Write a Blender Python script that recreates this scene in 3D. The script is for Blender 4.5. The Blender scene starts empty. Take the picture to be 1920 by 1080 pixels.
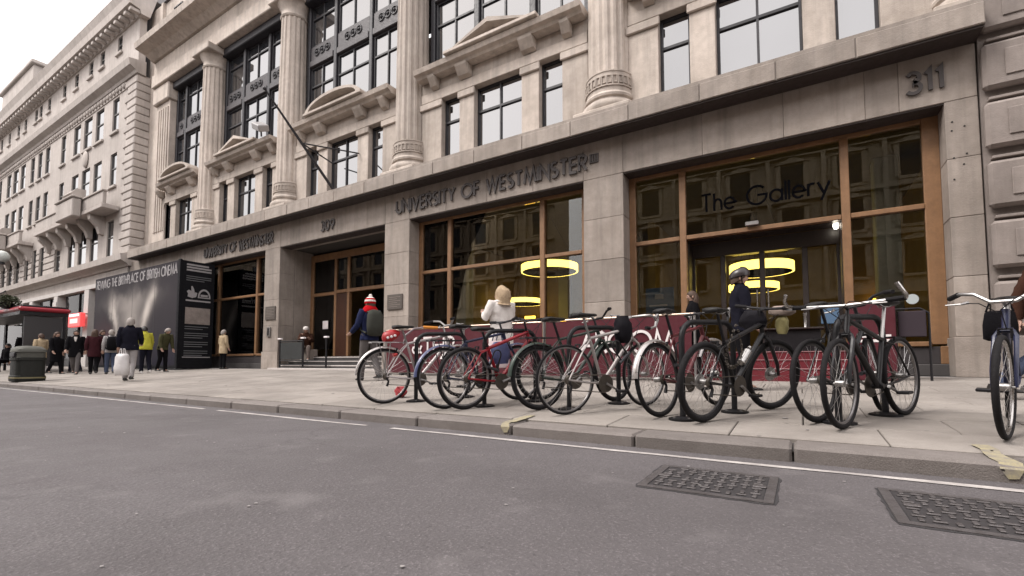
import bpy, math, random
from mathutils import Vector, Matrix, Euler
random.seed(7)
R = math.radians
sc = bpy.context.scene
col = sc.collection

# ------------------------------------------------------------------ camera
cam_data = bpy.data.cameras.new('camera')
cam = bpy.data.objects.new('camera', cam_data)
col.objects.link(cam)
cam.location = (0, -9.74, 0.222)
cam.rotation_euler = (R(90 + 3.2), 0, R(31.6))
cam_data.sensor_width = 36.0
cam_data.lens = 36.0 * 880 / 1920
cam_data.shift_y = 91.0 / 1920
cam_data.clip_start = 0.05
cam_data.clip_end = 2000
sc.camera = cam

# ------------------------------------------------------------------ world, sun, exposure
SUN_EL, SUN_AZ = 52, 222
world = bpy.data.worlds.new('World')
sc.world = world
world.use_nodes = True
wn = world.node_tree
wn.nodes.clear()
w_out = wn.nodes.new('ShaderNodeOutputWorld')
w_bg = wn.nodes.new('ShaderNodeBackground')
w_sky = wn.nodes.new('ShaderNodeTexSky')
w_sky.sky_type = 'NISHITA'
w_sky.sun_disc = False
w_sky.sun_elevation = R(SUN_EL)
w_sky.sun_rotation = R(SUN_AZ)
w_sky.air_density = 1.5
w_sky.dust_density = 4.0
w_tc = wn.nodes.new('ShaderNodeTexCoord')
w_noise = wn.nodes.new('ShaderNodeTexNoise')
w_noise.inputs['Scale'].default_value = 2.2
w_noise.inputs['Detail'].default_value = 5
w_cloud = wn.nodes.new('ShaderNodeMapRange')
w_cloud.inputs['From Min'].default_value = 0.3
w_cloud.inputs['From Max'].default_value = 0.7
w_cloud.inputs['To Min'].default_value = 8.6
w_cloud.inputs['To Max'].default_value = 10.4
w_comb = wn.nodes.new('ShaderNodeCombineColor')
w_tint = wn.nodes.new('ShaderNodeMix'); w_tint.data_type = 'RGBA'; w_tint.blend_type = 'MULTIPLY'
w_tint.inputs[0].default_value = 1.0
w_tint.inputs[7].default_value = (1.0, 0.955, 0.95, 1)
w_mix = wn.nodes.new('ShaderNodeMix'); w_mix.data_type = 'RGBA'
w_mix.inputs[0].default_value = 0.93
wn.links.new(w_tc.outputs['Generated'], w_noise.inputs['Vector'])
wn.links.new(w_noise.outputs['Fac'], w_cloud.inputs['Value'])
for i in range(3):
    wn.links.new(w_cloud.outputs['Result'], w_comb.inputs[i])
wn.links.new(w_comb.outputs[0], w_tint.inputs[6])
wn.links.new(w_sky.outputs[0], w_mix.inputs[6])
wn.links.new(w_tint.outputs[2], w_mix.inputs[7])
wn.links.new(w_mix.outputs[2], w_bg.inputs['Color'])
w_bg.inputs['Strength'].default_value = 0.112
wn.links.new(w_bg.outputs[0], w_out.inputs['Surface'])

sun_data = bpy.data.lights.new('sun', 'SUN')
sun_data.energy = 1.5
sun_data.angle = R(18)
sun_data.color = (1.0, 0.95, 0.9)
sun = bpy.data.objects.new('sun', sun_data)
col.objects.link(sun)
_az = R(SUN_AZ)
sun_dir = Vector((math.sin(_az) * math.cos(R(SUN_EL)), math.cos(_az) * math.cos(R(SUN_EL)), math.sin(R(SUN_EL))))
sun.rotation_euler = sun_dir.to_track_quat('Z', 'Y').to_euler()
sun.location = (0, -20, 30)

vs = sc.view_settings
vs.view_transform = 'Standard'
vs.look = 'None'
vs.gamma = 1
vs.use_curve_mapping = False
vs.exposure = 1.22
sc.render.resolution_x = 1024
sc.render.resolution_y = 576
sc.cycles.max_bounces = 6
sc.cycles.transparent_max_bounces = 10
sc.cycles.caustics_reflective = False
sc.cycles.caustics_refractive = False

# ------------------------------------------------------------------ materials
MATS = {}
def lin(c):
    return tuple((v / 12.92 if v <= 0.04045 else ((v + 0.055) / 1.055) ** 2.4) for v in c)
def hexc(h):
    h = h.lstrip('#')
    return lin(tuple(int(h[i:i + 2], 16) / 255 for i in (0, 2, 4)))

def mat(name, base, rough=0.7, var=0.0, scale=3.0, metallic=0.0, rnd=0.0, bump=0.0, bscale=60.0,
        streak=0.0, spec=0.5, dark=(0.5, 0.48, 0.46), speck=0.0, coords='pos', coat=0.0):
    """plain procedural material: base colour broken up by noise, stains, streaks and per-object variation"""
    if name in MATS:
        return MATS[name]
    m = bpy.data.materials.new(name)
    m.use_nodes = True
    nt = m.node_tree
    b = nt.nodes['Principled BSDF']
    b.inputs['Roughness'].default_value = rough
    b.inputs['Metallic'].default_value = metallic
    b.inputs['Specular IOR Level'].default_value = spec
    if coat:
        b.inputs['Coat Weight'].default_value = coat
        b.inputs['Coat Roughness'].default_value = 0.1
    col4 = tuple(base) + (1,)
    cur = None
    if coords == 'pos':
        src = nt.nodes.new('ShaderNodeNewGeometry').outputs['Position']
    else:
        src = nt.nodes.new('ShaderNodeTexCoord').outputs['Object']
    def noise(sc_, det=4, vec=None, rough_=0.6):
        n = nt.nodes.new('ShaderNodeTexNoise')
        n.inputs['Scale'].default_value = sc_
        n.inputs['Detail'].default_value = det
        n.inputs['Roughness'].default_value = rough_
        nt.links.new(vec or src, n.inputs['Vector'])
        return n.outputs['Fac']
    def ramp(fac, lo, hi, to0=0.0, to1=1.0):
        r = nt.nodes.new('ShaderNodeMapRange')
        r.inputs['From Min'].default_value = lo
        r.inputs['From Max'].default_value = hi
        r.inputs['To Min'].default_value = to0
        r.inputs['To Max'].default_value = to1
        nt.links.new(fac, r.inputs['Value'])
        return r.outputs['Result']
    def mix(fac, a, bb, mode='MIX'):
        x = nt.nodes.new('ShaderNodeMix'); x.data_type = 'RGBA'; x.blend_type = mode
        for sock, val in ((x.inputs[0], fac), (x.inputs[6], a), (x.inputs[7], bb)):
            if hasattr(val, 'links'):
                nt.links.new(val, sock)
            else:
                sock.default_value = val
        return x.outputs[2]
    cur = col4
    dk = tuple(c * d for c, d in zip(base, dark)) + (1,)
    if var:
        cur = mix(ramp(noise(scale, 6), 0.38, 0.72, 0, var), cur, dk)
        cur = mix(ramp(noise(scale * 7.3, 3), 0.35, 0.7, 0, var * 0.5), cur, dk)
    if streak:
        mp = nt.nodes.new('ShaderNodeMapping')
        mp.inputs['Scale'].default_value = (5.0, 5.0, 0.35)
        nt.links.new(src, mp.inputs['Vector'])
        cur = mix(ramp(noise(1.0, 5, mp.outputs[0]), 0.45, 0.75, 0, streak), cur, tuple(c * 0.35 for c in base) + (1,))
    if speck:
        cur = mix(ramp(noise(bscale * 2.0, 2), 0.55, 0.75, 0, speck), cur, tuple(min(1, c * 2.4) for c in base) + (1,))
        cur = mix(ramp(noise(bscale * 1.3, 2), 0.58, 0.75, 0, speck), cur, tuple(c * 0.3 for c in base) + (1,))
    if rnd:
        oi = nt.nodes.new('ShaderNodeObjectInfo')
        v = ramp(oi.outputs['Random'], 0, 1, 1 - rnd, 1 + rnd * 0.6)
        cc = nt.nodes.new('ShaderNodeCombineColor')
        for i in range(3):
            nt.links.new(v, cc.inputs[i])
        cur = mix(1.0, cur, cc.outputs[0], 'MULTIPLY')
    if hasattr(cur, 'links'):
        nt.links.new(cur, b.inputs['Base Color'])
    else:
        b.inputs['Base Color'].default_value = cur
    if var:
        nt.links.new(ramp(noise(scale * 3.1, 3), 0.3, 0.7, max(0.02, rough - 0.1), min(1, rough + 0.1)), b.inputs['Roughness'])
    if bump:
        bp = nt.nodes.new('ShaderNodeBump')
        bp.inputs['Strength'].default_value = bump
        bp.inputs['Distance'].default_value = 0.02
        nt.links.new(noise(bscale, 4), bp.inputs['Height'])
        nt.links.new(bp.outputs[0], b.inputs['Normal'])
    MATS[name] = m
    return m

def glass(name, tint=(0.86, 0.88, 0.86), ior=1.6, rough=0.0):
    if name in MATS:
        return MATS[name]
    m = bpy.data.materials.new(name); m.use_nodes = True
    nt = m.node_tree; nt.nodes.clear()
    out = nt.nodes.new('ShaderNodeOutputMaterial')
    tr = nt.nodes.new('ShaderNodeBsdfTransparent'); tr.inputs[0].default_value = tint + (1,)
    gl = nt.nodes.new('ShaderNodeBsdfGlossy'); gl.inputs['Roughness'].default_value = rough
    gl.inputs['Color'].default_value = (0.92, 0.92, 0.92, 1)
    fr = nt.nodes.new('ShaderNodeFresnel'); fr.inputs['IOR'].default_value = ior
    mx = nt.nodes.new('ShaderNodeMixShader')
    nt.links.new(fr.outputs[0], mx.inputs[0]); nt.links.new(tr.outputs[0], mx.inputs[1]); nt.links.new(gl.outputs[0], mx.inputs[2])
    # slight waviness of the old panes
    ge = nt.nodes.new('ShaderNodeNewGeometry'); no = nt.nodes.new('ShaderNodeTexNoise'); no.inputs['Scale'].default_value = 1.3
    bp = nt.nodes.new('ShaderNodeBump'); bp.inputs['Strength'].default_value = 0.012; bp.inputs['Distance'].default_value = 0.05
    nt.links.new(ge.outputs['Position'], no.inputs['Vector']); nt.links.new(no.outputs['Fac'], bp.inputs['Height'])
    nt.links.new(bp.outputs[0], gl.inputs['Normal'])
    nt.links.new(mx.outputs[0], out.inputs[0])
    MATS[name] = m
    return m

def emit(name, colr, strength):
    if name in MATS:
        return MATS[name]
    m = bpy.data.materials.new(name); m.use_nodes = True
    b = m.node_tree.nodes['Principled BSDF']
    b.inputs['Base Color'].default_value = tuple(colr) + (1,)
    b.inputs['Emission Color'].default_value = tuple(colr) + (1,)
    b.inputs['Emission Strength'].default_value = strength
    MATS[name] = m
    return m

STONE = mat('stone_upper', (0.555, 0.487, 0.432), 0.85, var=0.6, scale=1.1, rnd=0.14, bump=0.35, bscale=38, streak=0.5)
STONE_LOW = mat('stone_lower', (0.35, 0.302, 0.266), 0.8, var=0.62, scale=1.0, rnd=0.14, bump=0.3, bscale=38, streak=0.5)
STONE_LEFT = mat('stone_left', (0.47, 0.425, 0.395), 0.85, var=0.4, scale=0.7, rnd=0.08, bump=0.2, bscale=40, streak=0.34)
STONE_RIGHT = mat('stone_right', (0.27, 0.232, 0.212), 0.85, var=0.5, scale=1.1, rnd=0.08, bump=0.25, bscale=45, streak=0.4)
JOINT = mat('mortar', (0.16, 0.14, 0.125), 0.95, var=0.4)
IRON = mat('dark_iron', (0.022, 0.021, 0.026), 0.5, var=0.3, scale=4)
IRON_PANEL = mat('iron_panel', (0.06, 0.054, 0.06), 0.55, var=0.5, scale=6, bump=0.4, bscale=18)
PANE = mat('dark_pane', (0.02, 0.022, 0.026), 0.03, spec=1.0)
MATS['dark_pane'].node_tree.nodes['Principled BSDF'].inputs['IOR'].default_value = 2.15
BLIND = mat('blind', (0.55, 0.53, 0.52), 0.8, var=0.2)
TIMBER = mat('timber_frame', hexc('#8a6748'), 0.5, var=0.5, scale=5, rnd=0.12, streak=0.35, coat=0.15)
GLASS = glass('shop_glass')
BLACK = mat('black_paint', (0.011, 0.010, 0.012), 0.45, var=0.3, spec=.3)
RUBBER = mat('rubber', (0.011, 0.010, 0.011), 0.8, var=0.3, scale=20, spec=.2)
CHROME = mat('bare_metal', (0.48, 0.465, 0.45), 0.28, metallic=1.0, var=0.3, scale=25, coords='obj')
ALU = mat('aluminium', (0.34, 0.33, 0.325), 0.42, metallic=0.9, var=0.25, scale=20, coords='obj')
LETTER = mat('sign_letter', (0.055, 0.045, 0.043), 0.55, var=0.4, scale=8)
WHITE = mat('white_print', (0.75, 0.70, 0.70), 0.7, var=0.2, scale=8)
MAROON = mat('maroon_canvas', hexc('#4c0719'), 0.75, var=0.25, scale=2.5, bump=0.15, bscale=120)
MAROON_STEP = mat('maroon_step', hexc('#66101f'), 0.7, var=0.4, scale=4)

# ------------------------------------------------------------------ mesh helpers
class MB:
    def __init__(s):
        s.v = []; s.f = []
    def add(s, vs_, fs_):
        o = len(s.v); s.v.extend(vs_); s.f.extend([tuple(i + o for i in f) for f in fs_]); return s
    def box(s, x0, x1, y0, y1, z0, z1):
        return s.add([(x0, y0, z0), (x1, y0, z0), (x1, y1, z0), (x0, y1, z0), (x0, y0, z1), (x1, y0, z1), (x1, y1, z1), (x0, y1, z1)],
                     [(0, 3, 2, 1), (4, 5, 6, 7), (0, 1, 5, 4), (1, 2, 6, 5), (2, 3, 7, 6), (3, 0, 4, 7)])
    def cbox(s, x0, x1, y0, y1, z0, z1, b=0.012):
        """box with chamfered edges"""
        X, Y, Z = (x0, x1), (y0, y1), (z0, z1)
        vid = {}; vs_ = []
        for i in (0, 1):
            for j in (0, 1):
                for k in (0, 1):
                    for ax in range(3):
                        p = [X[i], Y[j], Z[k]]; sg = [(1, -1)[i], (1, -1)[j], (1, -1)[k]]
                        for a in range(3):
                            if a != ax:
                                p[a] += sg[a] * b
                        vid[(i, j, k, ax)] = len(vs_); vs_.append(tuple(p))
        fs = []
        def q(*a): fs.append(tuple(vid[x] for x in a))
        q((0, 0, 0, 0), (0, 0, 1, 0), (0, 1, 1, 0), (0, 1, 0, 0)); q((1, 0, 0, 0), (1, 1, 0, 0), (1, 1, 1, 0), (1, 0, 1, 0))
        q((0, 0, 0, 1), (1, 0, 0, 1), (1, 0, 1, 1), (0, 0, 1, 1)); q((0, 1, 0, 1), (0, 1, 1, 1), (1, 1, 1, 1), (1, 1, 0, 1))
        q((0, 0, 0, 2), (0, 1, 0, 2), (1, 1, 0, 2), (1, 0, 0, 2)); q((0, 0, 1, 2), (1, 0, 1, 2), (1, 1, 1, 2), (0, 1, 1, 2))
        for j in (0, 1):
            for k in (0, 1): q((0, j, k, 1), (1, j, k, 1), (1, j, k, 2), (0, j, k, 2))
        for i in (0, 1):
            for k in (0, 1): q((i, 0, k, 0), (i, 1, k, 0), (i, 1, k, 2), (i, 0, k, 2))
        for i in (0, 1):
            for j in (0, 1): q((i, j, 0, 0), (i, j, 1, 0), (i, j, 1, 1), (i, j, 0, 1))
        for i in (0, 1):
            for j in (0, 1):
                for k in (0, 1): fs.append((vid[(i, j, k, 0)], vid[(i, j, k, 1)], vid[(i, j, k, 2)]))
        return s.add(vs_, fs)
    def tube(s, pts, r, n=8, closed=False, caps=True):
        pts = [Vector(p) for p in pts]; m = len(pts)
        rs = r if isinstance(r, (list, tuple)) else [r] * m
        prev = None; rings = []
        for i, p in enumerate(pts):
            if closed: t = pts[(i + 1) % m] - pts[i - 1]
            elif i == 0: t = pts[1] - p
            elif i == m - 1: t = p - pts[i - 1]
            else: t = (pts[i + 1] - p).normalized() + (p - pts[i - 1]).normalized()
            if t.length < 1e-9: t = Vector((0, 0, 1))
            t.normalize()
            if prev is None:
                u = t.cross(Vector((0, 0, 1)))
                if u.length < 1e-3: u = t.cross(Vector((0, 1, 0)))
            else:
                u = prev - t * prev.dot(t)
            u.normalize(); prev = u; w = t.cross(u)
            rr = rs[i]; ru, rw = (rr if isinstance(rr, tuple) else (rr, rr))
            rings.append([tuple(p + u * (ru * math.cos(2 * math.pi * k / n)) + w * (rw * math.sin(2 * math.pi * k / n))) for k in range(n)])
        vs_ = [v for rg in rings for v in rg]; fs = []
        for i in range(m if closed else m - 1):
            a, b = i * n, ((i + 1) % m) * n
            for k in range(n):
                fs.append((a + k, a + (k + 1) % n, b + (k + 1) % n, b + k))
        if caps and not closed:
            fs.append(tuple(range(n - 1, -1, -1))); fs.append(tuple(range((m - 1) * n, m * n)))
        return s.add(vs_, fs)
    def loft(s, rings, caps=True):
        """rings: equal-length lists of points"""
        n = len(rings[0]); vs_ = [tuple(p) for rg in rings for p in rg]; fs = []
        for i in range(len(rings) - 1):
            a, b = i * n, (i + 1) * n
            for k in range(n):
                fs.append((a + k, a + (k + 1) % n, b + (k + 1) % n, b + k))
        if caps:
            fs.append(tuple(range(n - 1, -1, -1))); fs.append(tuple(range((len(rings) - 1) * n, len(rings) * n)))
        return s.add(vs_, fs)
    def lathe(s, prof, n=20, c=(0, 0, 0), caps=True):
        return s.loft([[(c[0] + r * math.cos(2 * math.pi * k / n), c[1] + r * math.sin(2 * math.pi * k / n), c[2] + z) for k in range(n)] for r, z in prof], caps)
    def ball(s, c, rx, ry=None, rz=None, n=12, m=8):
        ry = rx if ry is None else ry; rz = rx if rz is None else rz
        return s.loft([[(c[0] + rx * math.sin(a) * math.cos(2 * math.pi * k / n), c[1] + ry * math.sin(a) * math.sin(2 * math.pi * k / n), c[2] - rz * math.cos(a)) for k in range(n)]
                       for a in [math.pi * (0.04 + 0.92 * i / m) for i in range(m + 1)]])
    def prism(s, poly, axis, a0, a1):
        """poly of 2d points extruded along axis ('x': points are (y,z); 'y': (x,z); 'z': (x,y))"""
        def P(p, a):
            return {'x': (a, p[0], p[1]), 'y': (p[0], a, p[1]), 'z': (p[0], p[1], a)}[axis]
        n = len(poly)
        vs_ = [P(p, a0) for p in poly] + [P(p, a1) for p in poly]
        fs = [tuple(range(n - 1, -1, -1)), tuple(range(n, 2 * n))] + [(k, (k + 1) % n, n + (k + 1) % n, n + k) for k in range(n)]
        return s.add(vs_, fs)
    def xf(s, M):
        s.v = [tuple(M @ Vector(v)) for v in s.v]; return s
    def mesh(s, name, smooth=None):
        me = bpy.data.meshes.new(name)
        me.from_pydata([tuple(v) for v in s.v], [], s.f)
        me.validate(clean_customdata=False)
        import bmesh
        bm = bmesh.new(); bm.from_mesh(me)
        bmesh.ops.recalc_face_normals(bm, faces=bm.faces); bm.to_mesh(me); bm.free()
        if smooth is not None:
            me.polygons.foreach_set('use_smooth', [True] * len(me.polygons))
            me.set_sharp_from_angle(angle=R(smooth))
        return me
    def build(s, name, m, parent=None, smooth=None, local=False, label=None):
        me = s.mesh(name, smooth)
        if m: me.materials.append(m)
        return link(name, me, parent, local, label)

def W(o):
    M = o.matrix_basis.copy()
    return W(o.parent) @ o.matrix_parent_inverse @ M if o.parent else M
def link(name, me, parent=None, local=False, label=None):
    o = bpy.data.objects.new(name, me)
    col.objects.link(o)
    if parent:
        o.parent = parent
        if not local:
            o.matrix_parent_inverse = W(parent).inverted()
    if label: o['label'] = label
    return o
def empty(name, loc=(0, 0, 0), rot=(0, 0, 0)):
    o = bpy.data.objects.new(name, None)
    o.empty_display_size = 0.2
    o.location = loc; o.rotation_euler = rot
    col.objects.link(o)
    return o
def tag(o, label, cat, group=None):
    o['label'] = label; o['category'] = cat
    if group: o['group'] = group
    return o
def struct(o):
    o['kind'] = 'structure'; return o
def stuff(o):
    o['kind'] = 'stuff'; return o

# stroke lettering ------------------------------------------------------------
def arc(cx, cy, rx, ry, a0, a1, n=14):
    return [(cx + rx * math.cos(R(a0 + (a1 - a0) * i / n)), cy + ry * math.sin(R(a0 + (a1 - a0) * i / n))) for i in range(n + 1)]
G = {
 ' ': ([], .32),
 'A': ([[(0, 0), (.37, 1), (.74, 0)], [(.15, .36), (.59, .36)]], .74),
 'B': ([[(0, 0), (0, 1)], [(0, 1), (.25, 1)] + arc(.25, .765, .22, .235, 90, -90) + [(0, .53)], [(0, .53), (.28, .53)] + arc(.28, .265, .25, .265, 90, -90) + [(0, 0)]], .53),
 'C': ([arc(.5, .5, .5, .5, 50, 310, 24)], .83),
 'E': ([[(.46, 1), (0, 1), (0, 0), (.46, 0)], [(0, .52), (.42, .52)]], .46),
 'F': ([[(.45, 1), (0, 1), (0, 0)], [(0, .52), (.40, .52)]], .45),
 'G': ([arc(.5, .5, .5, .5, 45, 360, 28) + [(.52, .5)]], 1.0),
 'H': ([[(0, 0), (0, 1)], [(.62, 0), (.62, 1)], [(0, .52), (.62, .52)]], .62),
 'I': ([[(0, 0), (0, 1)]], .0),
 'K': ([[(0, 0), (0, 1)], [(.52, 1), (0, .45)], [(.14, .6), (.56, 0)]], .56),
 'L': ([[(0, 1), (0, 0), (.42, 0)]], .42),
 'M': ([[(0, 0), (.17, 1), (.46, .05), (.75, 1), (.92, 0)]], .92),
 'N': ([[(0, 0), (0, 1), (.66, 0), (.66, 1)]], .66),
 'O': ([arc(.5, .5, .5, .5, 0, 360, 28)], 1.0),
 'P': ([[(0, 0), (0, 1), (.25, 1)] + arc(.25, .74, .25, .26, 90, -90) + [(0, .48)]], .5),
 'R': ([[(0, 0), (0, 1), (.25, 1)] + arc(.25, .74, .25, .26, 90, -90) + [(0, .48)], [(.22, .48), (.52, 0)]], .52),
 'S': ([arc(.24, .75, .22, .25, 45, 270) + arc(.24, .25, .24, .25, 90, -135)], .48),
 'T': ([[(0, 1), (.54, 1)], [(.27, 1), (.27, 0)]], .54),
 'U': ([[(0, 1), (0, .3)] + arc(.29, .3, .29, .3, 180, 360) + [(.58, 1)]], .58),
 'V': ([[(0, 1), (.34, 0), (.68, 1)]], .68),
 'W': ([[(0, 1), (.26, 0), (.5, .95), (.74, 0), (1.0, 1)]], 1.0),
 'Y': ([[(0, 1), (.3, .48), (.6, 1)], [(.3, .48), (.3, 0)]], .6),
 '&': ([[(.6, 0), (.12, .7)] + arc(.27, .8, .16, .2, 200, -20, 12) + [(.05, .35)] + arc(.25, .24, .24, .24, 150, 320, 12) + [(.6, .5)]], .6),
 '0': ([arc(.3, .5, .3, .5, 0, 360, 24)], .6),
 '1': ([[(0, .82), (.16, 1), (.16, 0)]], .2),
 '3': ([arc(.25, .755, .23, .245, 150, -90, 14) + arc(.25, .255, .26, .255, 90, -150, 14)], .5),
 '9': ([arc(.28, .7, .28, .3, 0, 360, 20), [(.55, .6), (.2, 0)]], .56),
 'h': ([[(0, 0), (0, 1)], [(0, .3)] + arc(.2, .36, .2, .27, 180, 0) + [(.4, 0)]], .4),
 'e': ([[(0.01, .32), (.56, .32)] + arc(.28, .32, .28, .31, 0, 315, 20)], .56),
 'a': ([arc(.3, .32, .3, .31, 0, 360, 22), [(.6, .64), (.6, 0)]], .6),
 'l': ([[(0, 0), (0, 1.02)]], .0),
 'r': ([[(0, 0), (0, .64)], [(0, .36)] + arc(.2, .4, .2, .22, 180, 60, 8)], .28),
 'y': ([[(0, .64), (.27, .03)], [(.54, .64), (.14, -.3)]], .54),
}
def text_width(t, gap):
    return sum(G[c][1] + gap for c in t) - gap
def text_mb(t, origin, u, cap, stroke, depth, gap=.2, v=(0, 0, 1), width=None, n=None):
    """raised stroke letters; origin is the left end of the baseline, u the writing direction"""
    u = Vector(u).normalized(); v = Vector(v).normalized(); n = Vector(n).normalized() if n else u.cross(v)
    O = Vector(origin); mb = MB(); x = 0.0
    wn_ = text_width(t, gap)
    sx = (width / (wn_ * cap)) if width else 1.0
    hs = stroke / cap / 2; k = 0
    for c in t:
        for pl in G[c][0]:
            k += 1
            closed = (len(pl) > 3 and (Vector(pl[0]) - Vector(pl[-1])).length < 1e-4)
            pts = [Vector((p[0] * sx + x, p[1])) for p in (pl[:-1] if closed else pl)]
            m = len(pts); L = []; Rr = []
            for i in range(m):
                a = pts[i - 1] if (i > 0 or closed) else None
                b = pts[(i + 1) % m] if (i < m - 1 or closed) else None
                d0 = (pts[i] - a).normalized() if a is not None else None
                d1 = (b - pts[i]).normalized() if b is not None else None
                if d0 is None: d0 = d1
                if d1 is None: d1 = d0
                n0 = Vector((-d0.y, d0.x)); n1 = Vector((-d1.y, d1.x)); mi = (n0 + n1)
                mi = mi.normalized() if mi.length > 1e-6 else n0
                sl = hs / max(0.35, mi.dot(n0))
                L.append(pts[i] + mi * sl); Rr.append(pts[i] - mi * sl)
            dz = depth + 0.0006 * (k % 3)
            def P(q, d): return tuple(O + u * (q.x * cap) + v * (q.y * cap) + n * d)
            base = len(mb.v)
            for i in range(m):
                mb.v += [P(L[i], dz), P(Rr[i], dz), P(L[i], 0), P(Rr[i], 0)]
            rng = range(m) if closed else range(m - 1)
            for i in rng:
                a = base + i * 4; b = base + ((i + 1) % m) * 4
                mb.f += [(a, a + 1, b + 1, b), (a, b, b + 2, a + 2), (a + 1, a + 3, b + 3, b + 1)]
            if not closed:
                e = base + (m - 1) * 4
                mb.f += [(base, base + 2, base + 3, base + 1), (e, e + 1, e + 3, e + 2)]
        x += (G[c][1] + gap) * sx
    return mb

KS = 0.30 / 6.2
def zp(y): return KS * y         # pavement height
ROAD = -0.395
# ================================================================== SETTING
ASPHALT = mat('asphalt', (0.090, 0.081, 0.084), 0.9, var=0.4, scale=0.45, bump=0.5, bscale=55, speck=0.55)
PAVE = mat('paving', (0.262, 0.236, 0.214), 0.85, var=0.42, scale=1.6, rnd=0.13, bump=0.2, bscale=90, speck=0.18)
KERB = mat('kerb_granite', (0.17, 0.15, 0.14), 0.8, var=0.5, scale=2.2, rnd=0.12, bump=0.3, bscale=110, speck=0.35)
MORTAR = mat('paving_joint', (0.07, 0.062, 0.058), 0.95, var=0.4, scale=4)

def crack_up(m):
    nt = m.node_tree; b = nt.nodes['Principled BSDF']; src = b.inputs['Base Color'].links[0].from_socket
    pos = nt.nodes.new('ShaderNodeNewGeometry').outputs['Position']
    def nz(s, d=4):
        n = nt.nodes.new('ShaderNodeTexNoise'); n.inputs['Scale'].default_value = s; n.inputs['Detail'].default_value = d; nt.links.new(pos, n.inputs['Vector']); return n
    def rng(v, a, c, t0=0., t1=1.):
        r = nt.nodes.new('ShaderNodeMapRange'); r.inputs[1].default_value = a; r.inputs[2].default_value = c; r.inputs[3].default_value = t0; r.inputs[4].default_value = t1; nt.links.new(v, r.inputs[0]); return r.outputs[0]
    def mul(a, c):
        x = nt.nodes.new('ShaderNodeMath'); x.operation = 'MULTIPLY'; nt.links.new(a, x.inputs[0]); nt.links.new(c, x.inputs[1]); return x.outputs[0]
    def mx(f, a, colr):
        x = nt.nodes.new('ShaderNodeMix'); x.data_type = 'RGBA'; nt.links.new(f, x.inputs[0]); nt.links.new(a, x.inputs[6]); x.inputs[7].default_value = colr; return x.outputs[2]
    # long cracks: cell borders of warped voronoi, only here and there
    wp = nt.nodes.new('ShaderNodeVectorMath'); wp.operation = 'ADD'
    sc_ = nt.nodes.new('ShaderNodeVectorMath'); sc_.operation = 'SCALE'; sc_.inputs['Scale'].default_value = .5
    nt.links.new(nz(2.5).outputs['Color'], sc_.inputs[0]); nt.links.new(pos, wp.inputs[0]); nt.links.new(sc_.outputs[0], wp.inputs[1])
    vo = nt.nodes.new('ShaderNodeTexVoronoi'); vo.feature = 'DISTANCE_TO_EDGE'; vo.inputs['Scale'].default_value = .55; nt.links.new(wp.outputs[0], vo.inputs['Vector'])
    cr = mul(rng(vo.outputs['Distance'], .0, .010, 1, 0), rng(nz(.35, 2).outputs['Fac'], .48, .6))
    cur = mx(rng(nz(.9, 6).outputs['Fac'], .52, .75, 0, .35), src, (.055, .049, .051, 1))        # oil and tyre wear
    cur = mx(rng(nz(3.5, 6).outputs['Fac'], .58, .78, 0, .5), cur, (.15, .137, .138, 1))         # polished pale patches
    cur = mx(rng(cr, 0, 1, 0, .35), cur, (.028, .025, .026, 1))
    nt.links.new(cur, b.inputs['Base Color'])
crack_up(ASPHALT)
def gum_up(m):
    nt = m.node_tree; b = nt.nodes['Principled BSDF']; src = b.inputs['Base Color'].links[0].from_socket
    pos = nt.nodes.new('ShaderNodeNewGeometry').outputs['Position']
    vo = nt.nodes.new('ShaderNodeTexVoronoi'); vo.inputs['Scale'].default_value = 4.5; nt.links.new(pos, vo.inputs['Vector'])
    r = nt.nodes.new('ShaderNodeMapRange'); r.inputs[1].default_value = .055; r.inputs[2].default_value = .085; r.inputs[3].default_value = .65; r.inputs[4].default_value = 0; nt.links.new(vo.outputs['Distance'], r.inputs[0])
    x = nt.nodes.new('ShaderNodeMix'); x.data_type = 'RGBA'; nt.links.new(r.outputs[0], x.inputs[0]); nt.links.new(src, x.inputs[6]); x.inputs[7].default_value = (.10, .09, .085, 1)
    n = nt.nodes.new('ShaderNodeTexNoise'); n.inputs['Scale'].default_value = .8; n.inputs['Detail'].default_value = 6; nt.links.new(pos, n.inputs['Vector'])
    r2 = nt.nodes.new('ShaderNodeMapRange'); r2.inputs[1].default_value = .5; r2.inputs[2].default_value = .75; r2.inputs[3].default_value = 0; r2.inputs[4].default_value = .6; nt.links.new(n.outputs['Fac'], r2.inputs[0])
    y = nt.nodes.new('ShaderNodeMix'); y.data_type = 'RGBA'; nt.links.new(r2.outputs[0], y.inputs[0]); nt.links.new(x.outputs[2], y.inputs[6]); y.inputs[7].default_value = (.14, .122, .11, 1)
    nt.links.new(y.outputs[2], b.inputs['Base Color'])
gum_up(PAVE)
road = struct(MB().add([(-160, -19, ROAD), (60, -19, ROAD), (60, -6.2, ROAD), (-160, -6.2, ROAD)], [(0, 1, 2, 3)]).build('road', ASPHALT))
ground = struct(MB().add([(-900, -900, -0.62), (900, -900, -0.62), (900, 900, -0.62), (-900, 900, -0.62)], [(0, 1, 2, 3)]).build('ground', MORTAR))
opp = MB(); opp.box(-160, 60, -27, -19, -0.6, -0.27); struct(opp.build('far_pavement', PAVE))

pav = MB()
pav.add([(-160, -6.28, zp(-6.28) - .03), (30, -6.28, zp(-6.28) - .03), (30, 7.5, zp(0) - .03), (30, 0.3, zp(0) - .03), (-160, 0.3, zp(0) - .03)], [(0, 1, 3, 4)])
pavement = struct(pav.build('pavement', MORTAR))
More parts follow.
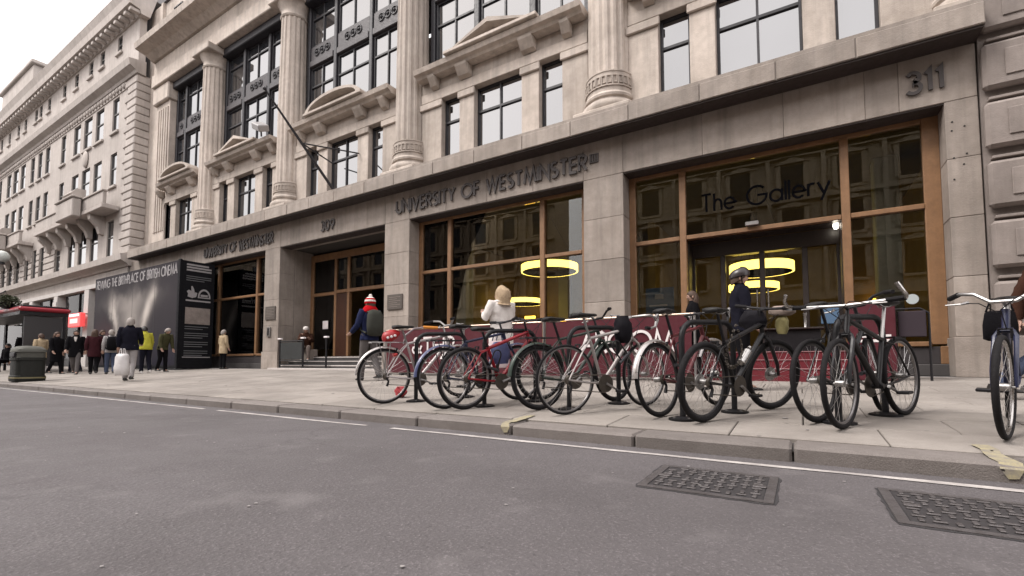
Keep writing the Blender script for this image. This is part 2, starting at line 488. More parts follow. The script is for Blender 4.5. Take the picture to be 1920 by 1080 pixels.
# individual paving slabs; the 300 largest in view are objects, the rest one piece
slab_w, slab_d, jt = 0.92, 0.60, 0.009
smb = MB().cbox(-slab_w / 2 + jt / 2, slab_w / 2 - jt / 2, -slab_d / 2 + jt / 2, slab_d / 2 - jt / 2, -0.05, 0, 0.006)
slab_me = smb.mesh('slab'); slab_me.materials.append(PAVE)
slope = math.atan(KS)
cells = []
for r_ in range(10):
    y = -6.0 + slab_d * (r_ + 0.5)
    off = (r_ % 2) * slab_w * 0.5
    for c_ in range(-75, 9):
        x = c_ * slab_w + off
        d = math.hypot(x, y + 9.74); 
        th = math.atan2(x, y + 9.74) + R(31.6)
        invis = abs(th) > R(50)
        cells.append((d * d / max(0.2, abs(y + 9.74)) + (1000 if invis else 0), x, y))
cells.sort()
rest = MB()
for i, (k, x, y) in enumerate(cells):
    dz = random.uniform(-0.002, 0.002)
    if i < 300:
        o = link('slab', slab_me, pavement, True)
        o.location = (x, y, zp(y) + dz)
        o.rotation_euler = (slope + random.uniform(-.002, .002), random.uniform(-.002, .002), 0)
    else:
        M = Matrix.Translation((x, y, zp(y) + dz)) @ Matrix.Rotation(slope, 4, 'X')
        t = MB().box(-slab_w / 2 + jt / 2, slab_w / 2 - jt / 2, -slab_d / 2 + jt / 2, slab_d / 2 - jt / 2, -0.05, 0).xf(M)
        rest.add(t.v, t.f)
stuff(rest.build('slabs_beyond', PAVE, pavement))
# kerbstones
kb = struct(MB().box(-160, 30, -6.27, -6.02, -0.6, -0.36).build('kerb', MORTAR))
x = 4.2
seq = [1.05, 0.98, 1.1, 1.02]
i = 0
edges = [4.3, 3.2, 2.05, 0.98, -0.06, -1.06, -2.12]
while edges[-1] > -60: edges.append(edges[-1] - random.uniform(0.95, 1.25))
for a, b in zip(edges[1:], edges[:-1]):
    t = MB().cbox(a + .006, b - .006, -6.31 + random.uniform(-.004, .004), -6.008, -0.5, -0.302 + random.uniform(-.004, .004), 0.016)
    t.build('kerbstone', KERB, kb)
# painted lines
LINE = mat('road_paint', (0.46, 0.43, 0.41), 0.8, var=0.75, scale=5, dark=(0.35, 0.33, 0.34))
YEL = mat('yellow_paint', (0.36, 0.315, 0.19), 0.9, var=1.0, scale=16, dark=(0.5, 0.52, 0.8), spec=.2, streak=.2)
ln = MB(); xs = [-60 + i * 0.35 for i in range(185)]
L = []
for x in xs:
    yc = -6.50 - 0.035 * math.exp(-((x + 4.5) / 4) ** 2) + random.uniform(-.006, .006)
    wd = 0.032 + random.uniform(-.010, .006)
    L.append((x, yc - wd, yc + wd))
for i, ((xa, a0, a1), (xb, b0, b1)) in enumerate(zip(L, L[1:])):
    if i in (152, 161): continue
    ln.add([(xa, a0, ROAD + .004), (xb, b0, ROAD + .004), (xb, b1, ROAD + .004), (xa, a1, ROAD + .004)], [(0, 1, 2, 3)])
struct(ln.build('edge_line', LINE))
def blip(x0, x1, skew, name):
    b = MB(); rows = []
    ys = [-5.80, -5.93, -6.06, -6.18, -6.292]
    for j, y in enumerate(ys):
        sk = skew * (j / 4)
        rows.append([(x0 + sk + random.uniform(-.02, .02), y, max(zp(y), -0.302) + .007), (x1 + sk + random.uniform(-.02, .02), y, max(zp(y), -0.302) + .009)])
    sk = skew
    rows.append([(x0 + sk, -6.3195, -.325), (x1 + sk, -6.3195, -.325)])
    rows.append([(x0 + sk + .03, -6.3195, -.375), (x1 + sk - .02, -6.3195, -.37)])
    for j in range(len(rows) - 1):
        (a0, a1), (c0, c1) = [tuple(Vector(q) for q in r_) for r_ in rows[j:j + 2]]
        nu, nv = 6, 4
        for u in range(nu):
            for w in range(nv):
                edge = u in (0, nu - 1)
                if random.random() < (.05 if edge else .01): continue
                def PT(s, t): return tuple(a0.lerp(a1, s).lerp(c0.lerp(c1, s), t))
                b.add([PT(u / nu, w / nv), PT((u + 1) / nu, w / nv), PT((u + 1) / nu, (w + 1) / nv), PT(u / nu, (w + 1) / nv)], [(0, 1, 2, 3)])
    b.build(name, YEL, kb)
blip(-2.24, -2.15, 0.02, 'yellow_kerb_mark')
blip(0.86, 0.95, 0.0, 'yellow_kerb_mark')

# ================================================================== UNIVERSITY BUILDING
uni = empty('university_building', (0, 0, 0))
tag(uni, 'long pale stone building with giant columns and timber shop windows, lettered UNIVERSITY OF WESTMINSTER', 'building')
OPEN = [(-21.85, -16.60), (-15.68, -10.43), (-9.44, -4.09), (-3.17, 2.05)]
PIERS = [(-28.3, -27.2), (-22.75, -21.85), (-16.60, -15.68), (-10.43, -9.44), (-4.09, -3.17), (2.05, 2.44)]
ZO, ZF, ZC = 4.34, 5.21, 5.62
def stone_run(part_name, spans_x, y0, y1, z0, z1, m, parent, b=0.008, gap=0.005, jitter=0.002, backing=True):
    """a course of separate stones on a recessed mortar core"""
    core = MB().box(spans_x[0] + .004, spans_x[-1] - .004, y0 + .015, y1, z0 + .003, z1 - .003).build(part_name, JOINT, parent)
    for a, bb in zip(spans_x, spans_x[1:]):
        j = random.uniform(-jitter, jitter)
        MB().cbox(a + gap / 2, bb - gap / 2, y0 + j, y1 - .02, z0 + gap / 2, z1 - gap / 2, b).build('stone_block', m, core)
    return core
for a, b in PIERS:
    core = MB().box(a + .012, b - .012, 0.012, .6, 0, ZO - .002).build('pier', JOINT, uni)
    zs = [0, 0.62] + [0.62 + (ZO - .62) * k / 4 for k in range(1, 5)]
    for k, (za, zb) in enumerate(zip(zs, zs[1:])):
        p = 0.03 if k == 0 else 0
        MB().cbox(a - p, b + p, -p + random.uniform(-.002, .002), .58, za + .002, zb - .002, .008).build('stone_block', STONE_LOW, core)
    if a > 2:
        hm = mat('hole', (0.02, .018, .017), .9)
        for hx, hz in ((2.13, 4.0), (2.12, 3.86), (2.27, 3.9), (2.13, 3.42), (2.28, 3.46), (2.24, 3.3), (2.12, 3.08)):
            t = MB().lathe([(.013, 0), (.013, .006)], 8, (0, 0, 0)); t.xf(Matrix.Translation((hx, -.006, hz)) @ Matrix.Rotation(R(90), 4, 'X')); t.xf(Matrix.Translation((0, .004, 0)))
            t.build('fixing_hole', hm, core)
fx = [-28.3, -26.6, -24.8, -22.75, -21.85, -20.1, -18.4, -16.6, -15.68, -14.2, -12.6, -11.2, -10.43, -9.44, -8.1, -6.75, -5.4, -4.09, -3.17, -1.55, -.15, 1.05, 1.5, 2.44]
stone_run('frieze', fx, 0.0, .62, ZO, ZF, STONE_LOW, uni, gap=.004)
cx = [-27.4]
while cx[-1] < 1.3: cx.append(cx[-1] + random.uniform(1.15, 1.5))
cx[-1] = 2.46
stone_run('cornice', cx, -.46, .62, ZF, ZC - .06, STONE_LOW, uni, b=.014, gap=.010, jitter=.004)
MB().box(-27.4, 2.46, -.44, .62, ZC - .06, ZC).build('cornice_top', STONE_LOW, uni)
# lettering on the frieze
text_mb('UNIVERSITY OF WESTMINSTER', (-9.92, -.012, 4.575), (1, 0, 0), .345, .062, .035, gap=.2, width=5.92, n=(0, -1, 0)).build('inscription', LETTER, uni)
lg = MB()
lg.box(-3.93, -3.72, -.03, -.004, 4.70, 4.715); lg.box(-3.93, -3.72, -.03, -.004, 4.885, 4.90)
for k in range(4): lg.box(-3.93 + k * .058, -3.895 + k * .058, -.03, -.004, 4.716, 4.884)
lg.build('emblem', LETTER, uni)
text_mb('UNIVERSITY OF WESTMINSTER', (-20.95, -.012, 4.575), (1, 0, 0), .33, .062, .035, gap=.2, width=4.85, n=(0, -1, 0)).build('inscription', LETTER, uni)
text_mb('309', (-13.38, -.012, 4.56), (1, 0, 0), .31, .055, .03, gap=.22, n=(0, -1, 0)).build('house_number', LETTER, uni)
text_mb('311', (1.60, -.012, 4.585), (1, 0, 0), .34, .055, .03, gap=.2, n=(0, -1, 0)).build('house_number', LETTER, uni)
# plaques
PLAQ = mat('bronze_plaque', (0.10, .085, .075), .45, var=.5, scale=12)
PLTX = mat('plaque_text', (.2, .17, .15), .6)
for a, b, z0, z1 in ((-10.26, -9.66, 1.76, 2.2), (-16.44, -15.84, 1.76, 2.24)):
    pl = MB().cbox(a, b, -.035, -.004, z0, z1, .006).build('plaque', PLAQ, uni)
    tl = MB()
    for k in range(6): tl.box(a + .07, b - .07 - .12 * (k % 2), -.039, -.034, z1 - .09 - k * .055, z1 - .075 - k * .055)
    tl.build('plaque_lettering', PLTX, pl)
ic = MB().cbox(-16.3, -16.1, -.05, -.004, 1.15, 1.5, .01).build('entry_panel', ALU, uni)
MB().cbox(-16.24, -16.16, -.056, -.049, 1.2, 1.45, .004).build('keypad', BLACK, ic)

# ---- shop windows of the ground floor
YF = 0.40          # face of the timber frames
def shop_window(xa, xb, mull, ztr, zs, name, skip_mid=False):
    f = MB()
    fr = MB().cbox(xa, xa + .14, YF, YF + .14, zs, ZO, .008)
    fr.cbox(xb - .22, xb, YF, YF + .14, zs, ZO, .008)
    fr.cbox(xa + .14, xb - .22, YF + .01, YF + .13, ZO - .09, ZO, .008)
    w = fr.build(name, TIMBER, uni)
    for mx in mull: MB().cbox(mx - .065, mx + .065, YF - .02, YF + .14, zs, ZO - .09, .01).build('mullion', TIMBER, w)
    xs_ = [xa + .14] + [q for mx in mull for q in (mx - .065, mx + .065)] + [xb - .22]
    for k in range(0, len(xs_), 2):
        a, b = xs_[k], xs_[k + 1]
        MB().cbox(a, b, YF - .01, YF + .12, ztr - .045, ztr + .045, .01).build('transom', TIMBER, w)
        MB().box(a, b, YF + .06, YF + .07, ztr + .046, ZO - .091).build('pane', GLASS, w)
        if not (skip_mid and k == 2):
            MB().box(a, b, YF + .06, YF + .07, zs + .05, ztr - .046).build('pane', GLASS, w)
            MB().cbox(a, b, YF - .04, YF + .12, zs - .03, zs + .05, .01).build('sill', TIMBER, w)
    return w
ZT = 2.83
w_left = shop_window(-21.85, -16.60, [-20.6, -17.75], ZT, .52, 'shop_window')
w_mid = shop_window(-9.44, -4.09, [-8.29, -5.36], ZT, .52, 'shop_window')
w_gal = shop_window(-3.17, 2.05, [-2.03, .76], ZT, .52, 'gallery_window', True)
RISER = mat('stall_riser', (.035, .03, .032), .6, var=.4, scale=5)
for a, b in ((-21.85, -16.6), (-9.44, -4.09), (-3.17, -2.03), (.76, 2.05)):
    MB().cbox(a + .004, b - .004, YF, YF + .12, .20, .485, .006).build('stall_riser', RISER, uni)
    MB().cbox(a + .004, b - .004, YF - .06, YF + .12, 0, .20, .012).build('plinth', mat('plinth_dark', (.06, .055, .055), .7, var=.4), uni)
MB().cbox(1.93, 2.049, YF - .05, YF + .0, .2, .49, .01).build('frame_foot', TIMBER, uni)
# The Gallery lettering, on the pane
GLET = mat('gallery_letter', (.004, .004, .005), .95, spec=.0)
text_mb('The Gallery', (-1.66, YF + .055, 3.32), (1, 0, 0), .36, .042, .004, gap=.17, width=2.2, n=(0, -1, 0)).build('gallery_lettering', GLET, w_gal)
# added dark boards, shade in their colour, under the cornice and opening heads
SOFF_SHADE = mat('soffit_shade', (.045, .033, .030), .7, var=.4)
MB().box(-27.35, 2.44, -.42, -.006, ZF - .03, ZF - .002).build('soffit_shade_board', SOFF_SHADE, uni)
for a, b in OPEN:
    MB().box(a + .004, b - .004, .02, YF - .001, ZO - .022, ZO - .002).build('soffit_shade_board', SOFF_SHADE, uni)

# ---- interior behind the glass
INW = mat('interior_wall', (.36, .26, .11), .8, var=.5, scale=.7)
INC = mat('interior_ceiling', (.16, .125, .07), .85, var=.3)
INF = mat('interior_floor', (.05, .038, .03), .5, var=.4)
MB().box(-22.6, 2.3, .8, 9.5, .40, .45).build('interior_floor', INF, uni)
MB().box(-22.6, 2.3, .62, 9.5, ZO + .02, ZO + .06).build('interior_ceiling', INC, uni)
MB().box(-22.6, 2.3, 6.9, 7.0, .3, ZO + .1).build('interior_back_wall', INW, uni)
for x_ in (-22.55, -16.1, -9.9, 2.35):
    MB().box(x_ - .05, x_ + .05, .62, 9.5, .3, ZO + .02).build('partition_wall', INW, uni)
MB().box(-3.75, -3.55, 4.0, 9.5, .45, ZO + .02).build('partition_wall', INW, uni)
COLM = mat('interior_column', (.42, .43, .36), .6, var=.3)
for x_, y_ in ((-8.75, 1.7), (-4.6, 5.2), (1.55, 2.2), (-7.6, 6.5)):
    MB().cbox(x_ - .2, x_ + .2, y_ - .2, y_ + .2, .45, ZO + .02, .02).build('interior_column', COLM, uni)
# ---- ring pendant lamps
RING = emit('ring_light', (1.0, .70, .13), 2.2)
RINGD = mat('ring_inner', (.03, .025, .015), .8)
def ring_lamp(x, y, z, rad, hgt, label):
    o = empty('pendant_lamp', (x, y, z)); tag(o, label, 'pendant lamp', 'ring lamps in the cafe')
    n = 48; rg = []
    for (r_, zz) in ((rad, 0), (rad, hgt), (rad - .05, hgt), (rad - .05, 0)):
        rg.append([(r_ * math.cos(2 * math.pi * k / n), r_ * math.sin(2 * math.pi * k / n), zz) for k in range(n)])
    rg.append(rg[0])
    MB().loft([rg[0], rg[1]], False).build('light_ring', RING, o, 40, True)
    MB().loft([[(r_ * math.cos(2 * math.pi * k / n), r_ * math.sin(2 * math.pi * k / n), -.001) for k in range(n)] for r_ in (rad, rad - .035)], False).build('lower_rim', RING, o, 40, True)
    MB().loft([[(r_ * math.cos(2 * math.pi * k / n), r_ * math.sin(2 * math.pi * k / n), zz) for k in range(n)] for r_, zz in ((rad - .037, .0), (rad - .037, hgt), (rad - .004, hgt))], False).build('inner_shade', RINGD, o, 40, True)
    for k in range(3):
        a = 2 * math.pi * k / 3 + .4
        MB().tube([((rad - .02) * math.cos(a), (rad - .02) * math.sin(a), hgt), (.04 * math.cos(a), .04 * math.sin(a), ZO - z)], .005, 5).build('cable', BLACK, o, local=True)
    return o
ring_lamp(-5.98, 2.0, 2.78, .80, .19, 'large glowing ring lamp on the right of the middle shop window')
ring_lamp(-8.6, 5.0, 2.36, .72, .16, 'ring lamp glowing just left of the person in the white coat')
ring_lamp(-.72, 2.3, 2.27, .66, .20, 'large glowing ring lamp behind the gallery door')
ring_lamp(-1.05, 4.6, 2.20, .62, .17, 'smaller lower ring lamp behind the helmeted head')
# small strip and spot lamps inside
STRIP = emit('strip_light', (1.0, .52, .06), 3.0)
for x_, y_, z_, w_, lb in ((-7.3, 5.5, 1.62, .32, 'short glowing strip lamp low behind the middle window'), (-10.0 + 1.0, 6.2, 1.95, .45, 'amber strip lamp below the ring lamp by the white coat'), (2.0, 6.5, 1.9, .5, 'amber glowing wall panel deep in the right gallery pane')):
    tag(MB().cbox(x_ - w_ / 2, x_ + w_ / 2, y_, y_ + .08, z_, z_ + .1, .01).build('strip_lamp', STRIP), lb, 'lamp')
sp = MB().lathe([(.03, 0), (.045, .05), (.04, .1)], 10, (.62, .7, 2.7)); tag(sp.build('spot_lamp', emit('spot_light', (1, .9, .75), 5)), 'tiny bright spotlight beside the gallery door mullion', 'lamp')
# ---- gallery door recess: revolving door set back behind the middle bay
DARKW = mat('dark_bronze', (.03, .022, .02), .4, var=.3)
dr = MB().box(-1.98, .71, .95, 1.05, 2.48, 2.78).build('door_head', DARKW, uni)
for x_ in (-1.95, -1.35, -.62, .12, .68):
    MB().cbox(x_ - .05, x_ + .05, .96, 1.06, .46, 2.48, .008).build('door_post', DARKW, uni)
for a, b in ((-1.9, -1.4), (-1.3, -.67), (-.57, .07), (.17, .63)):
    MB().box(a, b, 1.0, 1.01, .5, 2.46).build('door_pane', GLASS, uni)
for x_ in (-.72, -.52):
    MB().tube([(x_, .93, 1.2), (x_, .93, 1.7)], .014, 8).build('door_handle', CHROME, uni)
for a in (-1.98, .71 - .03):
    MB().box(a, a + .03, .55, .95, .46, 2.78).build('recess_side', DARKW, uni)
MB().box(-1.95, .68, .55, .95, 2.785, 2.81).build('recess_ceiling', DARKW, uni)
# steps up to the gallery door
stp = empty('entrance_steps', (-.6, -.6, 0)); tag(stp, 'maroon carpeted steps with pale nosings up to the gallery door', 'steps')
for k, (y0, z1) in enumerate(((-1.35, .13), (-.95, .27), (-.55, .41))):
    MB().cbox(-1.75, .62, y0, .5 if k == 2 else y0 + .42, zp(y0) - .02 if k == 0 else z1 - .16, z1, .008).build('step', MAROON_STEP, stp)
    MB().cbox(-1.75, .62, y0 - .012, y0 + .02, z1 - .010, z1 + .004, .003).build('nosing', mat('pink_nosing', (.34, .17, .18), .7, var=.4, scale=9), stp)
MB().box(-1.75, .62, .5, 1.3, .2, .447).build('landing', RISER, stp)

# ---- main entrance (309): deep porch with steps, timber screen and dark hall
YS = 1.25
for a, b in ((-15.68 - .1, -15.68 + .0), (-10.43, -10.33)):
    MB().cbox(a, b, .6, YS + .1, 0, ZO, .01).build('porch_side', STONE_LOW, uni)
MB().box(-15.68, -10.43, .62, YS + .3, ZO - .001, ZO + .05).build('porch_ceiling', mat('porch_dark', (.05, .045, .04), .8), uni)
ent = empty('main_entrance_screen', (-13, YS, .42)); ent.parent = uni
scr = MB().cbox(-15.68, -15.5, YS, YS + .12, .42, ZO - .1, .01); scr.cbox(-15.5, -10.43, YS, YS + .12, ZO - .35, ZO - .1, .01)
scr = scr.build('entrance_screen', TIMBER, uni)
bpy.data.objects.remove(ent)
for x_ in (-14.25, -13.55):
    MB().cbox(x_ - .06, x_ + .06, YS - .01, YS + .12, .42, ZO - .35, .01).build('mullion', TIMBER, scr)
MB().cbox(-15.5, -14.31, YS, YS + .1, 2.68, 2.8, .01).build('transom', TIMBER, scr)
MB().cbox(-14.19, -10.43, YS - .005, YS + .1, 2.72, 2.84, .01).build('transom', TIMBER, scr)
MB().box(-15.5, -14.31, YS + .04, YS + .05, 2.81, ZO - .351).build('pane', GLASS, scr)
MB().box(-14.19, -10.43, YS + .04, YS + .05, 2.85, ZO - .351).build('pane', GLASS, scr)
MB().box(-15.5, -10.43, YS + .06, YS + .075, 2.85, ZO - .36).build('transom_reflection', mat('olive_reflection', (.17, .14, .055), .8, var=.6, scale=1.2), scr)  # added panel, its olive painted for the street's reflection in the glass
MB().box(-15.5, -14.31, YS + .04, YS + .05, .7, 2.679).build('pane', GLASS, scr)
MB().cbox(-14.19, -13.61, YS, YS + .06, .45, 2.7, .008).build('door_leaf', mat('door_timber', hexc('#3d2010'), .45, var=.5, scale=6, streak=.3), scr)
MB().cbox(-14.9, -14.6, YS - .02, YS - .005, 1.45, 1.75, .004).build('notice', WHITE, scr)
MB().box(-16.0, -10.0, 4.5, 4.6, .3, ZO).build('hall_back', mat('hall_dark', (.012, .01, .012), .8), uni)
est = empty('porch_steps', (-13, .2, 0)); tag(est, 'three dark stone steps with pale edges inside the 309 porch', 'steps')
STEPD = mat('step_dark', (.05, .045, .045), .7, var=.4); NOSE = mat('step_nosing', (.5, .46, .44), .7, var=.3)
for k in range(3):
    y0 = .06 + k * .36; z1 = .14 * (k + 1)
    MB().cbox(-15.66, -10.45, y0, 2.2 if k == 2 else y0 + .4, 0 if k == 0 else z1 - .2, z1, .006).build('step', STEPD, est)
    MB().cbox(-15.66, -10.45, y0 - .01, y0 + .05, z1 - .03, z1 + .006, .004).build('nosing', NOSE, est)
MB().cbox(-15.9, -10.3, -.22, .07, -.03, .045, .008).build('threshold', NOSE, est)
rl = empty('handrail', (-14.6, -.1, 0)); tag(rl, 'black railing with pale knob tops across the left of the porch steps', 'railing')
for x_ in (-15.45, -14.15, -12.95):
    MB().tube([(x_, -.05, 0), (x_, -.05, 1.02)], .032, 10).build('post', BLACK, rl)
    MB().cbox(x_ - .09, x_ + .09, -.10, 0, 1.02, 1.075, .012).build('cap', WHITE, rl)
for z_ in (.16, .30): MB().tube([(-15.45, -.05, z_), (-12.95, -.05, z_)], .018, 8).build('rail', BLACK, rl)
MB().tube([(-15.45, -.05, .96), (-14.15, -.05, .96)], .022, 8).build('rail', BLACK, rl)
PANELB = mat('railing_panel', (.03, .033, .034), .5, var=.3)
MB().box(-15.40, -14.2, -.06, -.045, .34, .92).build('infill_panel', PANELB, rl)

# ---- upper storeys
YU = .42
COLX = [-21.8, -16.02, -9.9, -3.63, 2.62]
def fluted_column(x):
    n = 96; z0 = ZC
    c = MB()
    def ring(r_, z, fl=0.0):
        o = []
        for k in range(n):
            a = 2 * math.pi * k / n
            rr = r_ - fl * max(0, math.cos(a * 16)) ** 0.6 if fl else r_
            o.append((x + rr * math.cos(a), YU + .12 + rr * math.sin(a), z))
        return o
    sh = MB().loft([ring(.50, 6.75), ring(.50, 6.76, .035), ring(.49, 9.5, .035), ring(.45, 13.1, .032), ring(.45, 13.12)], True)
    s_ = sh.build('column', STONE, uni, 35)
    b = MB().cbox(x - .66, x + .66, YU - .54, YU + .5, z0, z0 + .26, .02).build('plinth', STONE, s_)
    MB().lathe([(.64, .26), (.665, .32), (.665, .38), (.63, .44), (.57, .46), (.55, .52), (.59, .55), (.60, .60), (.575, .65), (.545, .67), (.545, 1.1), (.56, 1.11), (.56, 1.14), (.52, 1.16)], 36, (x, YU + .12, z0)).build('base', STONE, s_, 35)
    # fret blocks round the drum
    fb = MB()
    for k in range(14):
        a = R(180 + 180 * (k + .5) / 14)
        M = Matrix.Translation((x + .548 * math.cos(a), YU + .12 + .548 * math.sin(a), z0 + .9)) @ Matrix.Rotation(a, 4, 'Z')
        for (u0, u1, q0, q1) in ((-.075, .075, .10, .125), (-.075, .075, -.125, -.10), (-.075, -.055, -.0999, .0999), (.02, .04, -.06, .0999), (-.03, .0195, -.06, -.04)):
            t = MB().box(-.02, .02, u0, u1, q0, q1).xf(M); fb.add(t.v, t.f)
    fb.build('fret_band', STONE, s_)
    MB().lathe([(.47, 0), (.50, .06), (.46, .12), (.46, .3), (.58, .5), (.62, .55)], 28, (x, YU + .12, 13.1)).build('capital', STONE, s_, 35)
    MB().cbox(x - .7, x + .7, YU - .55, YU + .55, 13.65, 13.95, .03).build('abacus', STONE, s_)
    return s_
for x_ in COLX: fluted_column(x_)
# end pilaster beside the next building
pil = MB().cbox(-27.3, -25.9, YU + .05, YU + .6, ZC, 13.1, .02).build('pilaster', STONE, uni)
for k in range(5): MB().cbox(-27.12 + k * .24, -26.98 + k * .24, YU + .0, YU + .049, 6.6, 12.8, .015).build('reed', STONE, pil)
MB().cbox(-27.45, -25.8, YU - .1, YU + .6, 13.1, 13.95, .05).build('pilaster_capital', STONE, uni)

def sash(parent, x0, x1, z0, z1, y, cross=True, fm=IRON, blind=0):
    """window: dark frame, its glazing bars, pane"""
    f = MB(); t = .05
    f.box(x0, x0 + t, y, y + .08, z0, z1); f.box(x1 - t, x1, y, y + .08, z0, z1)
    f.box(x0 + t, x1 - t, y, y + .08, z0, z0 + t); f.box(x0 + t, x1 - t, y, y + .08, z1 - t, z1)
    zt = z0 + (z1 - z0) * .68
    f.box(x0 + t, x1 - t, y - .005, y + .07, zt - .03, zt + .03)
    if cross:
        xm = (x0 + x1) / 2
        f.box(xm - .022, xm + .022, y - .003, y + .07, z0 + t, zt - .03); f.box(xm - .022, xm + .022, y - .003, y + .07, zt + .03, z1 - t)
    w = f.build('window', fm, parent)
    MB().box(x0 + t, x1 - t, y + .04, y + .05, z0 + t, zt - .031).build('pane', PANE, w)
    MB().box(x0 + t, x1 - t, y + .045, y + .055, zt + .031, z1 - t).build('pane', PANE, w)
    return w

def upper_bay(c, hl, hr, ped):
    # stone storey: pier strips, with capitals
    zt = 7.86
    strips = [(c - hl, c - 1.92), (c - 1.27, c - .76), (c + .76, c + 1.27), (c + 1.92, c + hr)]
    for k, (a, b) in enumerate(strips):
        s_ = MB().cbox(a, b, YU, YU + .4, ZC, zt, .012).build('window_pier', STONE, uni)
        MB().cbox(a - .04, b + .04, YU - .06, YU - .001, zt - .22, zt - .02, .02).build('pier_capital', STONE, s_)
        MB().cbox(a - .03, b + .03, YU - .05, YU - .001, ZC, ZC + .22, .015).build('pier_foot', STONE, s_)
    MB().cbox(c - hl, c + hr, YU - .03, YU + .4, zt, 8.14, .012).build('architrave', STONE, uni)
    MB().cbox(c - hl, c + hr, YU - .0, YU + .4, 8.145, 8.46, .012).build('bay_frieze', STONE, uni)
    for (a, b) in strips[1:3] + [(strips[0][1] - .35, strips[0][1]), (strips[3][0], strips[3][0] + .35)]:
        MB().prism([(YU - .03, 8.15), (YU - .16, 8.2), (YU - .3, 8.4), (YU - .32, 8.46), (YU - .001, 8.46)], 'x', a + .06, b - .06).build('console', STONE, uni)
    cn = MB().prism([(YU + .4, 8.465), (YU - .26, 8.465), (YU - .3, 8.52), (YU - .40, 8.56), (YU - .44, 8.68), (YU + .4, 8.70)], 'x', c - hl + .03, c + hr - .03).build('bay_cornice', STONE, uni)
    # pediment on the cornice
    pw, ph, n = 1.42, .52, 16
    yp0, yp1 = YU - .5, YU - .02
    if ped == 'round':
        outer = [(c + pw * math.cos(math.pi * k / n), 8.70 + .02 + ph * math.sin(math.pi * k / n)) for k in range(n + 1)]
        inner = [(c + (pw - .22) * math.cos(math.pi * k / n), 8.72 + .10 + (ph - .2) * math.sin(math.pi * k / n)) for k in range(n + 1)]
    else:
        outer = [(c + pw, 8.72), (c, 8.72 + ph), (c - pw, 8.72)]
        inner = [(c + pw - .42, 8.82), (c, 8.72 + ph - .13), (c - pw + .42, 8.82)]
    pd = MB()
    m = len(outer)
    ring_ = []
    for y_ in (yp0, yp1):
        ring_.append([(p[0], y_, p[1]) for p in outer] ); ring_.append([(p[0], y_, p[1]) for p in inner])
    v = sum(ring_, [])
    f = []
    for k in range(m - 1):
        f.append((k, k + 1, m + k + 1, m + k)); f.append((2 * m + k, 3 * m + k, 3 * m + k + 1, 2 * m + k + 1))
        f.append((k, 2 * m + k, 2 * m + k + 1, k + 1)); f.append((m + k, m + k + 1, 3 * m + k + 1, 3 * m + k))
    f.append((0, m, 3 * m, 2 * m)); f.append((m - 1, 3 * m - 1, 4 * m - 1, 2 * m - 1))
    pd.add(v, f)
    pm = pd.build('pediment', STONE, uni)
    MB().cbox(c - pw - .04, c + pw + .04, yp0 - .03, yp1, 8.705, 8.80, .015).build('pediment_base', STONE, pm)
    MB().prism(inner, 'y', yp0 + .30, yp1 + .0).build('tympanum', STONE_LOW, pm)
    # stone-storey windows
    sash(uni, c - .755, c + .755, ZC + .12, zt - .005, YU + .17)
    sash(uni, c - 1.915, c - 1.275, ZC + .12, zt - .005, YU + .17, False)
    sash(uni, c + 1.275, c + 1.915, ZC + .12, zt - .005, YU + .17, False)
    MB().box(c - hl, c + hr, YU + .40, YU + .5, ZC, 8.7).build('bay_backing', BLACK, uni)
    # iron bay above
    MB().box(c - hl, c + hr, YU + .62, YU + .7, 8.7, 14.0).build('iron_backing', BLACK, uni)
    a0, a1 = c - hl + .0, c + hr - .0
    for xm in (a0 + .10, c - .92, c + .92, a1 - .10):
        MB().cbox(xm - .08, xm + .08, YU + .32, YU + .5, 8.71, 13.85, .02).build('iron_mullion', IRON, uni)
    for (q0, q1) in ((a0 + .2, c - 1.02), (c - .82, c + .82), (c + 1.02, a1 - .2)):
        sash(uni, q0, q1, 8.9, 11.2, YU + .40, q1 - q0 > 1.3)
        MB().cbox(q0, q1, YU + .30, YU + .56, 11.21, 11.45, .02).build('iron_sill', IRON_PANEL, uni)
        p_ = MB().cbox(q0, q1, YU + .36, YU + .56, 11.46, 12.0, .015).build('spandrel_panel', IRON_PANEL, uni)
        orn = MB(); xm = (q0 + q1) / 2
        for dx in (-.3, 0, .3):
            if abs(dx) + .16 < (q1 - q0) / 2:
                orn.tube([(xm + dx + .13 * math.cos(2 * math.pi * k / 12), YU + .35, 11.73 + .13 * math.sin(2 * math.pi * k / 12)) for k in range(12)], .025, 6, True)
                orn.ball((xm + dx, YU + .35, 11.73), .06, n=8, m=5)
        if orn.v: orn.build('ornament', IRON, p_)
        sash(uni, q0, q1, 12.01, 13.6, YU + .40, q1 - q0 > 1.3)
    MB().cbox(a0, a1, YU + .1, YU + .6, 13.61, 13.95, .03).build('iron_head', IRON, uni)
upper_bay(-24.0, 1.9 + .0, 1.72 + .0, 'round')
upper_bay(-18.93, 2.42, 2.42, 'tri')
upper_bay(-12.97, 2.55, 2.57, 'round')
upper_bay(-6.72, 2.68, 2.6, 'tri')
upper_bay(-.55, 2.6, 2.7, 'round')
